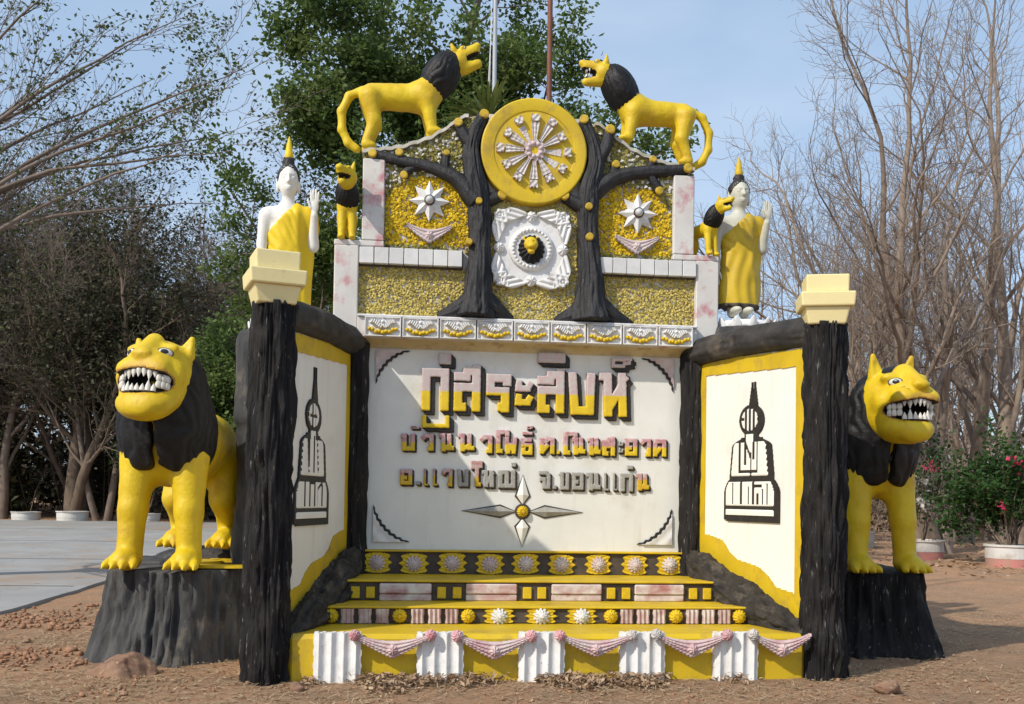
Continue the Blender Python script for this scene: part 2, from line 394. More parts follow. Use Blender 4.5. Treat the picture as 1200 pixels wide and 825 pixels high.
# ---------------------------------------------------------------- implicit solids
def nets(F, o, h):
    """surface nets: F<0 inside, grid origin o, spacing h (3)"""
    o = np.asarray(o, np.float32); h = np.asarray(h, np.float32)
    F = F.astype(np.float32); sg = F < 0
    cnt = np.zeros(tuple(n - 1 for n in F.shape), np.int8)
    cs = [(i, j, k) for i in (0, 1) for j in (0, 1) for k in (0, 1)]
    sl = lambda c: tuple(slice(c[a], F.shape[a] - 1 + c[a]) for a in range(3))
    for c in cs: cnt += sg[sl(c)]
    act = (cnt > 0) & (cnt < 8)
    I = np.argwhere(act)
    idx = np.full(act.shape, -1, np.int32); idx[act] = np.arange(len(I))
    val = {c: F[I[:, 0] + c[0], I[:, 1] + c[1], I[:, 2] + c[2]] for c in cs}
    P = np.zeros((len(I), 3), np.float32); N = np.zeros(len(I), np.float32)
    for c in cs:
        for a in range(3):
            if c[a]: continue
            d = list(c); d[a] = 1; d = tuple(d)
            fa, fb = val[c], val[d]
            x = (fa < 0) != (fb < 0)
            t = np.where(x, fa / np.where(x, fa - fb, 1), 0)
            q = np.tile(np.array(c, np.float32), (len(I), 1)); q[:, a] = t
            P += q * x[:, None]; N += x
    P = (P / N[:, None] + I) * h + o
    Q = []
    for a in range(3):
        b, c = (a + 1) % 3, (a + 2) % 3
        s0 = [slice(None)] * 3; s1 = [slice(None)] * 3
        s0[a] = slice(0, -1); s1[a] = slice(1, None)
        for s_ in (s0, s1): s_[b] = slice(1, -1); s_[c] = slice(1, -1)
        A, B = sg[tuple(s0)], sg[tuple(s1)]
        for rev, msk in ((False, A & ~B), (True, ~A & B)):
            J = np.argwhere(msk)
            if not len(J): continue
            J[:, b] += 1; J[:, c] += 1
            q = []
            for db, dc in ((-1, -1), (0, -1), (0, 0), (-1, 0)):
                K = J.copy(); K[:, b] += db; K[:, c] += dc
                q.append(idx[K[:, 0], K[:, 1], K[:, 2]])
            q = np.stack(q, 1)
            Q.append(q[:, ::-1] if rev else q)
    return P, np.concatenate(Q)

def grid(lo, hi, h):
    n = [int(math.ceil((hi[a] - lo[a]) / h[a])) + 1 for a in range(3)]
    ax = [(lo[a] + np.arange(n[a]) * h[a]).astype(np.float32) for a in range(3)]
    return np.meshgrid(*ax, indexing='ij')

def solid(fn, lo, hi, h):
    h = (h,) * 3 if isinstance(h, (int, float)) else h
    X, Y, Z = grid(lo, hi, h)
    return nets(fn(X, Y, Z), lo, h)

def ell(p, c, r):
    x, y, z = (p[0] - c[0]) / r[0], (p[1] - c[1]) / r[1], (p[2] - c[2]) / r[2]
    k0 = np.sqrt(x * x + y * y + z * z) + 1e-6
    k1 = np.sqrt((x / r[0]) ** 2 + (y / r[1]) ** 2 + (z / r[2]) ** 2) + 1e-6
    return k0 * (k0 - 1) / k1

def cap(p, a, b, ra, rb):
    d = [b[i] - a[i] for i in range(3)]
    L = sum(v * v for v in d) + 1e-9
    t = np.clip(((p[0] - a[0]) * d[0] + (p[1] - a[1]) * d[1] + (p[2] - a[2]) * d[2]) / L, 0, 1)
    return np.sqrt((p[0] - a[0] - t * d[0]) ** 2 + (p[1] - a[1] - t * d[1]) ** 2 + (p[2] - a[2] - t * d[2]) ** 2) - (ra + (rb - ra) * t)

def smin(a, b, k=0.03):
    h = np.clip(0.5 + 0.5 * (b - a) / k, 0, 1)
    return b + (a - b) * h - k * h * (1 - h)

def smax(a, b, k=0.03): return -smin(-a, -b, k)

def turn(p, c, yaw=0.0, pitch=0.0):
    """points p seen in a frame at c turned by yaw about z (left +) and pitched nose-up"""
    x, y, z = p[0] - c[0], p[1] - c[1], p[2] - c[2]
    cy, sy = math.cos(-yaw), math.sin(-yaw)
    x, y = cy * x - sy * y, sy * x + cy * y
    cp, sp = math.cos(pitch), -math.sin(pitch)      # nose (-y) goes up
    y, z = cp * y + sp * z, -sp * y + cp * z
    return x, y, z

def unturn(q, c, yaw=0.0, pitch=0.0):
    x, y, z = q
    cp, sp = math.cos(pitch), -math.sin(pitch)
    y, z = cp * y - sp * z, sp * y + cp * z
    cy, sy = math.cos(yaw), math.sin(yaw)
    x, y = cy * x - sy * y, sy * x + cy * y
    return (x + c[0], y + c[1], z + c[2])

# ---------------------------------------------------------------- reliefs and tubes
def relief(fn, x0, x1, z0, z1, h=0.004, mats=(), fm=None, name='relief', smooth=True):
    """carved plate: fn(X,Z) = height in front of y=0, <=0 means nothing there"""
    nx = int(round((x1 - x0) / h)) + 1; nz = int(round((z1 - z0) / h)) + 1
    X, Z = np.meshgrid(np.linspace(x0, x1, nx), np.linspace(z0, z1, nz), indexing='ij')
    H = fn(X, Z)
    V = np.stack([X, -np.maximum(H, 0), Z], -1).reshape(-1, 3)
    id_ = np.arange(nx * nz).reshape(nx, nz)
    ok = H > 0
    c = ok[:-1, :-1] & ok[1:, :-1] & ok[1:, 1:] & ok[:-1, 1:]
    Q = np.stack([id_[:-1, :-1][c], id_[1:, :-1][c], id_[1:, 1:][c], id_[:-1, 1:][c]], 1)
    E = np.concatenate([Q[:, [0, 1]], Q[:, [1, 2]], Q[:, [2, 3]], Q[:, [3, 0]]])
    key = np.sort(E, 1); u, inv, n = np.unique(key[:, 0].astype(np.int64) * nx * nz + key[:, 1], return_inverse=True, return_counts=True)
    Bd = E[n[inv] == 1]
    B = V.copy(); B[:, 1] = 0.004
    S_ = np.stack([Bd[:, 1], Bd[:, 0], Bd[:, 0] + nx * nz, Bd[:, 1] + nx * nz], 1)
    F = np.concatenate([Q, S_]); VV = np.concatenate([V, B])
    used = np.unique(F); rm = np.full(len(VV), -1); rm[used] = np.arange(len(used))
    fmat = None
    if fm is not None:
        cen = VV[F].mean(1); fmat = fm(cen[:, 0], cen[:, 2], -cen[:, 1])
    me = mesh(name, VV[used], rm[F], mats, True, fmat)
    try: me.set_sharp_from_angle(angle=R(50))
    except Exception: pass
    return me

def path_resample(P, n):
    P = np.asarray(P, float)
    d = np.concatenate([[0], np.cumsum(np.linalg.norm(np.diff(P[:, :3], axis=0), axis=1))])
    t = np.linspace(0, d[-1], n)
    return np.stack([np.interp(t, d, P[:, i]) for i in range(P.shape[1])], 1), d[-1]

def catmull(P, m=8):
    P = np.asarray(P, float)
    Q = np.concatenate([[2 * P[0] - P[1]], P, [2 * P[-1] - P[-2]]])
    out = []
    for i in range(1, len(Q) - 2):
        for t in np.linspace(0, 1, m, endpoint=False):
            a, b, c, d = Q[i - 1], Q[i], Q[i + 1], Q[i + 2]
            out.append(0.5 * ((2 * b) + (c - a) * t + (2 * a - 5 * b + 4 * c - d) * t * t + (3 * b - a - 3 * c + d) * t ** 3))
    out.append(P[-1])
    return np.array(out)

def frames(P):
    T = np.gradient(P, axis=0); T /= np.linalg.norm(T, axis=1)[:, None] + 1e-9
    u = np.cross(T[0], (0.3, 1, 0.1)); u /= np.linalg.norm(u)
    U = []
    for t in T:
        u = u - t * np.dot(u, t); u /= np.linalg.norm(u) + 1e-9
        U.append(u)
    U = np.array(U)
    return T, U, np.cross(T, U)

def bark_tube(path, nseg=28, step=0.03, amp=0.12, nr=9, seed=0, curve=False, closed=True, twist=0.6, flat=1.0):
    """path rows x,y,z,radius -> ridged bark skin"""
    P = catmull(path, 6) if curve else np.asarray(path, float)
    P, L = path_resample(P, max(3, int(sum(np.linalg.norm(np.diff(np.asarray(path)[:, :3], axis=0), axis=1)) / step)))
    T, U, W = frames(P[:, :3])
    n = len(P); V = np.zeros((n, nseg, 3))
    for i in range(n):
        s = i * step
        for j in range(nseg):
            a = 2 * math.pi * j / nseg
            ca, sa = math.cos(a), math.sin(a)
            w_ = mnoise.noise((ca * 1.3 + seed, sa * 1.3, s * 1.6))
            w2 = mnoise.noise((ca * 4 + seed, sa * 4, s * 5))
            k = nr * 0.26; wv = a + 0.25 * w_ + twist * 0.12 * s
            cb, sb = math.cos(wv), math.sin(wv)
            g = 1 - 2.0 * abs(mnoise.noise((cb * k + seed, sb * k, s * 1.3)))
            g2 = 1 - 2.0 * abs(mnoise.noise((cb * k * 2.1, sb * k * 2.1 + seed, s * 3.1)))
            r = P[i, 3] * (1 + amp * (0.60 * g + 0.35 * g2 - 0.55) + amp * 0.55 * w2 + 0.45 * amp * w_)
            V[i, j] = P[i, :3] + r * (U[i] * ca + W[i] * sa * flat)
    V = V.reshape(-1, 3)
    F = [[i * nseg + j, i * nseg + (j + 1) % nseg, (i + 1) * nseg + (j + 1) % nseg, (i + 1) * nseg + j] for i in range(n - 1) for j in range(nseg)]
    Fs = [np.array(F)]
    if closed:
        V = np.concatenate([V, [P[0, :3], P[-1, :3]]]); m = n * nseg
        Fs.append(np.array([[m, (j + 1) % nseg, j] for j in range(nseg)] + [[m + 1, (n - 1) * nseg + j, (n - 1) * nseg + (j + 1) % nseg] for j in range(nseg)]))
    return V, Fs

def tubes(paths, sides=5):
    """plain tapered tubes, many at once; each path (n,4)"""
    Vs, Fs, n0 = [], [], 0
    a = np.linspace(0, 2 * math.pi, sides, endpoint=False)
    ca, sa = np.cos(a), np.sin(a)
    for P in paths:
        P = np.asarray(P, float)
        _, U, W = frames(P[:, :3])
        V = P[:, None, :3] + P[:, 3, None, None] * (U[:, None] * ca[None, :, None] + W[:, None] * sa[None, :, None])
        n = len(P)
        i = np.arange(n - 1)[:, None] * sides; j = np.arange(sides)[None]; k = (j + 1) % sides
        F = np.stack([i + j, i + k, i + sides + k, i + sides + j], -1).reshape(-1, 4)
        Vs.append(V.reshape(-1, 3)); Fs.append(F + n0); n0 += n * sides
    return np.concatenate(Vs), np.concatenate(Fs)

def fnoise(x, y, z, seed=0):
    """cheap smooth pseudo-noise on arrays, about -1..1"""
    s = seed * 1.7
    return (np.sin(1.7 * x + 1.3 * y + s) * np.sin(1.9 * y - 0.7 * z + 2.1 + s) + np.sin(2.3 * z + 1.1 * x - s) * np.sin(1.3 * x - 2.1 * y + 0.6 + s)
            + 0.5 * np.sin(4.1 * x + 3.1 * z + s) * np.sin(3.7 * y + 4.3 * z - s)) / 2.0
# ================================================================ THE SETTING
def sstep(a, b, v):
    t = np.clip((v - a) / (b - a), 0, 1); return t * t * (3 - 2 * t)

def terr(x, y):
    x = np.asarray(x, float); y = np.asarray(y, float)
    z = 0.35 * sstep(2, 22, y) + 0.012 * np.maximum(0, y - 22)
    near = np.exp(-((y + 2) ** 2 + (x * 0.7) ** 2) / 200)
    return z + near * (0.016 * fnoise(x * 1.1, y * 1.1, x * 0, 1) + 0.010 * fnoise(x * 3.1, y * 3.3, x * 0, 2) + 0.005 * fnoise(x * 9, y * 9, x * 0, 3)) * sstep(0.0, 0.5, np.hypot(x / 1.9, (y + 0.7) / 1.2) - 0.7)

def make_ground():
    t = np.linspace(-1, 1, 261)
    xs = 9 * t + 330 * np.sign(t) * np.abs(t) ** 7
    u = np.linspace(0, 1, 300)
    ys = -10 + 22 * u + 420 * u ** 6
    X, Y = np.meshgrid(xs, ys, indexing='ij')
    Z = terr(X, Y)
    V = np.stack([X, Y, Z], -1).reshape(-1, 3)
    n, m = X.shape
    id_ = np.arange(n * m).reshape(n, m)
    F = np.stack([id_[:-1, :-1], id_[1:, :-1], id_[1:, 1:], id_[:-1, 1:]], -1).reshape(-1, 4)
    mt = bpy.data.materials.new('dirt'); mt.use_nodes = True
    nt = mt.node_tree; b = nt.nodes['Principled BSDF']; b.inputs['Roughness'].default_value = 0.95
    b.inputs['Specular IOR Level'].default_value = 0.1
    g = nt.nodes.new('ShaderNodeNewGeometry'); vec = g.outputs['Position']
    c = mixc(nt, ramp(nt, tex(nt, vec, 0.35, 6, 0.6), 0.40, 0.62), (0.54, 0.305, 0.175), (0.46, 0.285, 0.175))
    c = mixc(nt, ramp(nt, tex(nt, vec, 1.6, 8, 0.7), 0.45, 0.66), c, (0.36, 0.235, 0.150))
    c = mixc(nt, ramp(nt, tex(nt, vec, 14, 8, 0.75), 0.50, 0.70), c, (0.56, 0.41, 0.275))
    c = mixc(nt, ramp(nt, tex(nt, vec, 30, 6, 0.75, offset=(4, 4, 4)), 0.58, 0.68), c, (0.17, 0.095, 0.055))
    nt.links.new(c, b.inputs['Base Color'])
    bump(nt, b, tex(nt, vec, 18, 12, 0.8), 1.0, 0.05)
    MATS['dirt'] = mt
    o = obj('ground', mesh('ground', V, F, 'dirt'))
    tag(o, 'reddish brown bare earth around the monument', kind='structure')
make_ground()

def make_road():
    xs = np.linspace(-4.75, -60, 90); ys = np.linspace(-12, 21.5, 90)
    X, Y = np.meshgrid(xs, ys, indexing='ij')
    X = X + 0.02 * (Y - 2) * (X > -5) + 0.03 * fnoise(Y * 2, Y, X, 4)
    Y = Y + 0.12 * (X + 4.75) * -0.1 * (Y > 20)
    Z = 0.35 * sstep(2, 22, Y) + 0.035
    V = np.stack([X, Y, Z], -1).reshape(-1, 3)
    n, m = X.shape; id_ = np.arange(n * m).reshape(n, m)
    F = np.stack([id_[:-1, :-1], id_[:-1, 1:], id_[1:, 1:], id_[1:, :-1]], -1).reshape(-1, 4)
    e = np.concatenate([id_[0, :], id_[1:, -1]])          # slab edges
    B = V[e].copy(); B[:, 2] -= 0.12
    k = len(V); j = np.arange(len(e) - 1)
    Sd = np.stack([e[j], e[j + 1], k + j + 1, k + j], 1)
    rd = tag(obj('road', mesh('road', np.concatenate([V, B]), np.concatenate([F, Sd]), 'concrete_road', False)),
        'pale grey concrete road running past the yellow lion', kind='structure')
    jm = bpy.data.materials.new('joint'); jm.use_nodes = True; jm.node_tree.nodes['Principled BSDF'].inputs['Base Color'].default_value = (0.10, 0.085, 0.07, 1); jm.node_tree.nodes['Principled BSDF'].inputs['Roughness'].default_value = 0.9; MATS['joint'] = jm
    for yj in (0.6, 4.6, 8.6, 12.6, 16.6):
        xs = np.linspace(-4.85, -40, 60); wob = 0.02 * fnoise(xs * 2, xs, xs * 0, 3)
        V = np.concatenate([np.stack([xs, yj + wob + s, 0.35 * sstep(2, 22, np.full_like(xs, yj) + s) + 0.039], 1) for s in (-0.018, 0.018)])
        k = len(xs); i = np.arange(k - 1)
        obj('joint', mesh('joint', V, np.stack([i, k + i, k + i + 1, i + 1], 1)[:, ::-1], 'joint', False), rd)
make_road()

# ================================================================ STEPPED BASE
def rosette_fn(r, petals=10, h=0.05):
    def f(X, Z):
        d = np.hypot(X, Z) / r; a = np.arctan2(Z, X)
        edge = 1 - 0.10 * np.abs(np.sin(petals * a / 2))
        H = h * np.sqrt(np.clip(1 - (d / edge) ** 2, 0, 1)) + 0.007 * np.cos(petals * a + 6 * d) * np.cos(9 * d) * (d > 0.15)
        return np.where(d < edge * 0.985, np.maximum(H, 0.004), 0)
    return f

def leafplate_fn(wd, ht):
    def f(X, Z):
        x = np.abs(X) / (wd / 2); z = Z / (ht / 2)
        jag = 0.26 * np.abs(((z * 1.5 + 0.5) % 1) - 0.5) * 2
        ins = (x < 0.99 - 0.16 * np.abs(z) - jag) & (np.abs(z) < 0.97 - 0.10 * np.abs(np.sin(x * 7)) * (x > 0.35))
        return np.where(ins, 0.013 + 0.005 * np.cos((z - 0.4 * x) * 9) ** 2, 0)
    return f

def petalstar_fn(r, n=11):
    def f(X, Z):
        d = np.hypot(X, Z) / r; a = np.arctan2(Z, X)
        p1 = 0.62 + 0.38 * np.abs(np.cos(n * a / 2)) ** 0.7
        p2 = 0.40 + 0.25 * np.abs(np.sin(n * a / 2)) ** 0.7
        H = np.where(d < p1, 0.030 - 0.014 * d, 0)
        H = np.where(d < p2, 0.042 - 0.012 * d, H)
        return np.where(d < 0.2, 0.052, H)
    return f

def swag_fn(W, drop, sag=0.30, folds=4, knot=True, thick=0.03):
    def f(X, Z):
        u = np.clip(np.abs(2 * X / W), 0, 1.2)
        zt = -drop * sag * (1 - u ** 2)
        zl = -0.032 - drop * (1 - u ** 1.15)
        zl = zl + 0.004 * np.cos(X * 260)
        v = (zt - Z) / (zt - zl + 1e-6)
        H = thick * (0.55 + 0.45 * np.sin(np.clip(v, 0, 1) * math.pi)) + 0.012 * np.abs(np.sin(v * math.pi * folds))
        H = np.where((v > 0) & (v < 1) & (u < 1), H, 0)
        if knot:
            d = np.hypot(X, (Z + drop * 0.80)) / 0.034
            H = np.where(d < 1, np.maximum(H, 0.035 + 0.022 * (1 - d * d) + 0.005 * np.cos(8 * np.arctan2(Z + drop * 0.8, X))), H)
        return H
    return f

def flute_fn(wd, ht, n, base, amp):
    def f(X, Z):
        u = X / wd + 0.5
        w_ = base + amp * (0.55 * np.exp(-(((u * n) % 1 - 0.5) / 0.13) ** 2) + 0.45 * np.exp(-(((u * n) % 1 - 0.5) / 0.34) ** 4)) + 0.0012 * fnoise(X * 25, Z * 25, X * 0, 5)
        edge = 0.004 * fnoise(Z * 40, X * 0, X * 0, 7)
        return np.where((np.abs(X) < wd / 2 - 0.004 + edge) & (np.abs(Z) < ht / 2 + 0.002 * fnoise(X * 70, X * 0, X * 0, 3)), w_, 0)
    return f

base = thing('stepped_base', 'yellow stepped base with fluted white pilasters, pink swags and flower rows under the sign wall', 'steps')
obj('plinth', MB().box(-1.719, 1.719, -1.578, 0.12, -0.05, 0.300, 0.03).build('plinth', 'yellow_paint'), base)
obj('step', MB().box(-1.56, 1.56, -1.02, 0.12, 0.298, 0.408, 0.01).build('step', 'step_dark'), base)
obj('tread', MB().box(-1.57, 1.57, -1.045, 0.11, 0.4075, 0.424, 0.006).build('tread', 'yellow_paint'), base)
obj('step', MB().box(-1.385, 1.385, -0.65, 0.10, 0.420, 0.560, 0.01).build('step', 'step_dark'), base)
obj('tread', MB().box(-1.395, 1.395, -0.675, 0.09, 0.5595, 0.577, 0.006).build('tread', 'yellow_paint'), base)
obj('step', MB().box(-1.315, 1.315, -0.08, 0.08, 0.574, 0.752, 0.006).build('step', 'step_dark'), base)
obj('tread', MB().box(-1.32, 1.32, -0.11, 0.07, 0.7515, 0.767, 0.005).build('tread', 'yellow_paint'), base)

pil = relief(flute_fn(0.31, 0.325, 4, 0.050, 0.022), -0.17, 0.17, -0.18, 0.18, 0.0045, 'pilaster_white')
for x in (-1.403, -0.751, -0.092, 0.578, 1.214):
    obj('pilaster', pil, base, (x, -1.579, 0.158), (0, random.Random(x).uniform(-0.012, 0.012), 0))
sw = {W: relief(swag_fn(W, 0.130, 0.36), -W / 2, W / 2, -0.19, 0.02, 0.004, 'swag_pink') for W in (0.48, 0.40)}
ros = relief(rosette_fn(0.042, 9, 0.045), -0.05, 0.05, -0.05, 0.05, 0.003, 'rosette_red')
rosg = relief(rosette_fn(0.042, 7, 0.04), -0.05, 0.05, -0.05, 0.05, 0.003, 'rosette_grey')
for i, (x, W, a, b_) in enumerate(((-1.056, 0.48, 0, 0), (-0.407, 0.48, 0, 0), (0.258, 0.48, 0, 1), (0.899, 0.48, 1, 0), (1.515, 0.40, 1, None))):
    s = obj('swag', sw[W], base, (x, -1.652, 0.318 + 0.004 * math.sin(i * 5)), (0, 0.02 * math.sin(i * 3.1), 0), (1, 1, 1 + 0.05 * math.sin(i * 2.2)))
    for dx, k in ((-W / 2, a), (W / 2, b_)):
        if k is not None: obj('rosette', rosg if k else ros, s, (dx, -0.012, -0.012), (0, dx * 3, 0))

# second row: balls, fluted bars, three flowers
ball = relief(rosette_fn(0.056, 12, 0.055), -0.06, 0.06, -0.06, 0.06, 0.003, 'ball_yellow')
bar = relief(flute_fn(0.098, 0.103, 3, 0.02, 0.016), -0.06, 0.06, -0.06, 0.06, 0.0035, 'bar_pink')
plate = relief(leafplate_fn(0.245, 0.112), -0.13, 0.13, -0.06, 0.06, 0.003, 'ball_yellow')
flw = relief(petalstar_fn(0.062), -0.07, 0.07, -0.06, 0.06, 0.003, 'plaster_white')
z2 = 0.355
for sg in (-1, 1):
    for x in (1.462, 0.99, 0.512): obj('ball', ball, base, (sg * x - 0.018, -1.02, z2))
    for x in (1.35, 1.23, 1.11, 0.865, 0.747, 0.627): obj('bar', bar, base, (sg * x - 0.018, -1.02, z2), (0, 0.02 * math.sin(x * 40), 0))
for x in (-0.312, -0.010, 0.280):
    p = obj('leaf_plate', plate, base, (x, -1.02, z2)); obj('flower', flw, p, (0, -0.010, 0))
# third row: yellow blocks and pink slabs
blk = MB().box(-0.033, 0.033, -0.02, 0, -0.043, 0.043, 0.005).build('block', 'ball_yellow')
slab = MB().box(-0.19, 0.19, -0.032, 0, -0.012, 0.063, 0.008).box(-0.19, 0.19, -0.022, -0.001, -0.064, -0.015, 0.008).build('slab', 'slab_pink')
z3 = 0.488
for sg in (-1, 1):
    for x in (1.325, 1.215, 0.695, 0.580): obj('block', blk, base, (sg * x - 0.005, -0.65, z3 - 0.004), (0, 0, 0), (0.98, 1, 1.0 + 0.04 * math.sin(x * 50)))
    for x in (0.955, 0.320): obj('slab', slab, base, (sg * x - 0.01, -0.65, z3))
for x in (-0.062, 0.048): obj('block', blk, base, (x, -0.65, z3 - 0.004))
# top row: nine flowers
plate4 = relief(leafplate_fn(0.245, 0.165), -0.13, 0.13, -0.09, 0.09, 0.0035, 'ball_yellow')
flp = relief(petalstar_fn(0.068, 12), -0.075, 0.075, -0.075, 0.075, 0.003, 'pink_plaster')
for i in range(9):
    p = obj('leaf_plate', plate4, base, (-1.182 + i * 0.2955 + 0.006 * math.sin(i * 4.7), -0.08, 0.663 + 0.003 * math.cos(i * 3)), (0, 0.035 * math.sin(i * 2.9), 0), (1 + 0.04 * math.sin(i * 7), 1, 1))
    obj('flower', flp, p, (0, -0.010, 0), (0, i * 0.3, 0))

# ================================================================ SIGN WALL
sign = thing('sign_wall', 'white painted sign wall with raised Thai lettering between black posts', 'sign')
obj('board', MB().box(-1.40, 1.40, 0.0, 0.22, 0.70, 2.44, 0.01).build('board', 'board_white'), sign)
mb = MB()                                                  # cove under the frieze
n = 9
prof = [(0.0 - 0.155 * (1 - math.cos(t)) * 1.0, 2.372 + 0.07 * math.sin(t)) for t in np.linspace(0, math.pi / 2, n)]
V = [(sx, y - 0.002, z) for sx in (-1.30, 1.30) for y, z in prof]
mb.raw(V, [[i, n + i, n + i + 1, i + 1] for i in range(n - 1)])
obj('cove', mb.build('cove', 'cove_tan', True), sign)
for sg in (-1, 1):
    V, F = bark_tube([(sg * 1.375, -0.06, 0.55, 0.105), (sg * 1.375, -0.05, 1.5, 0.10), (sg * 1.38, -0.05, 2.40, 0.105)], 72, 0.025, 0.24, 19, sg * 5)
    obj('post', mesh('post', V, F, 'bark_black'), sign)

GL = {  # strokes on a unit box: x0,z0,x1,z1
 'ก': [(0, 0, 0, 1), (0, 1, 1, 1), (1, 1, 1, 0)],
 'ู': [(0, 1, 0, 0), (0, 0, 1, 0), (1, 0, 1, 1)],
 '่': [(0, 0, 1, 0), (0, 1, 1, 1), (0, 0, 0, 1), (1, 0, 1, 1), (.5, 0, .5, 1)],
 '้': [(0, 1, .4, 1), (0, .3, 1, .3), (1, .3, 1, .8)],
 'ส': [(0, .80, .45, .80), (.45, .80, .5, .95), (.5, .95, 1, .95), (1, 1.02, 1, 0), (0, .52, 1, .52), (0, .52, 0, 0), (0, 0, .22, 0)],
 'ร': [(0, .52, 0, .93), (0, .93, .9, .93), (.9, .93, .9, .82), (0, .52, .80, .52), (.80, .52, .80, 0), (.62, .04, .8, .04)],
 'ะ': [(0, .68, .75, .68), (.75, .68, 1, .92), (0, .68, .05, .9), (0, .10, .75, .10), (.75, .10, 1, .34), (0, .10, .05, .32)],
 'ิ': [(0, 0, 1, 0), (0, 1, 1, 1), (0, 0, 0, 1), (1, 0, 1, 1)],
 'ง': [(0, 1, .14, 0), (.14, 0, .95, 0), (.95, 0, 1, 1)],
 'ห': [(0, 1, .20, 1), (.20, 1, .24, 0), (.24, .10, .88, .78), (.84, 1, .90, 0), (.84, .9, 1, 1)],
 '์': [(0, 0, .6, 0), (0, .9, .6, .9), (0, 0, 0, .9), (.6, .3, 1, .5), (.6, .9, 1, 1)],
 'บ': [(0, 1, .12, 1), (.12, 1, .12, 0), (.12, 0, 1, 0), (1, 0, 1, 1)],
 'า': [(0, .78, .35, 1), (.35, 1, 1, 1), (1, 1, 1, 0), (.8, .0, 1, 0)],
 'น': [(0, 1, .18, 1), (.18, 1, .2, 0), (.2, 0, .75, .28), (.75, 1, .78, .1), (.78, .1, 1, .1)],
 'โ': [(0, 0, 0, 1), (0, 1, 1, 1), (1, 1, 1, .88), (0, 0, .25, 0)],
 'พ': [(0, 1, .15, 0), (.15, 0, .5, .62), (.5, .62, .85, 0), (.85, 0, 1, 1)],
 'ธ': [(0, .9, .9, .9), (0, .9, .05, .55), (.05, .55, 1, .55), (1, .55, 1, 0), (1, 0, .1, 0), (.1, 0, .1, .25)],
 'ต': [(0, 0, 0, .9), (0, .9, .35, .8), (.35, .8, .6, 1), (.6, 1, 1, .95), (1, .95, 1, 0), (.05, .05, .55, .55)],
 '.': [(0, 0, 1, 0), (0, 1, 1, 1), (0, .5, 1, .5)],
 'อ': [(0, .68, 0, .95), (0, .95, 1, .95), (1, .95, 1, 0), (1, 0, 0, 0), (0, 0, 0, .42), (0, .42, .35, .42)],
 'ด': [(0, 0, 0, .95), (0, .95, 1, .95), (1, .95, 1, 0), (.05, .05, .55, .5)],
 'เ': [(.25, 1, .25, 0), (.25, 0, .9, 0)],
 'ว': [(0, .75, .25, 1), (.25, 1, 1, 1), (1, 1, 1, 0), (.85, 0, 1, 0)],
 'ใ': [(0, .78, 0, 1), (0, 1, .95, 1), (.95, 1, .95, .84), (.5, .84, .5, 0), (.5, .84, .7, .84), (.5, 0, .75, 0)],
 'ญ': [(0, 0, 0, 1), (0, 1, .5, 1), (.5, 1, .5, 0), (.5, 0, 1, 0), (1, 0, 1, 1), (0, 0, .15, 0)],
 'จ': [(0, 1, .6, 1), (.6, 1, 1, .85), (1, .85, 1, 0), (1, 0, .45, 0), (.45, 0, .45, .55), (.1, .55, .45, .55)],
 'ข': [(0, 1, .25, .85), (.25, 1, .25, 0), (.25, 0, 1, 0), (1, 0, 1, 1)],
}
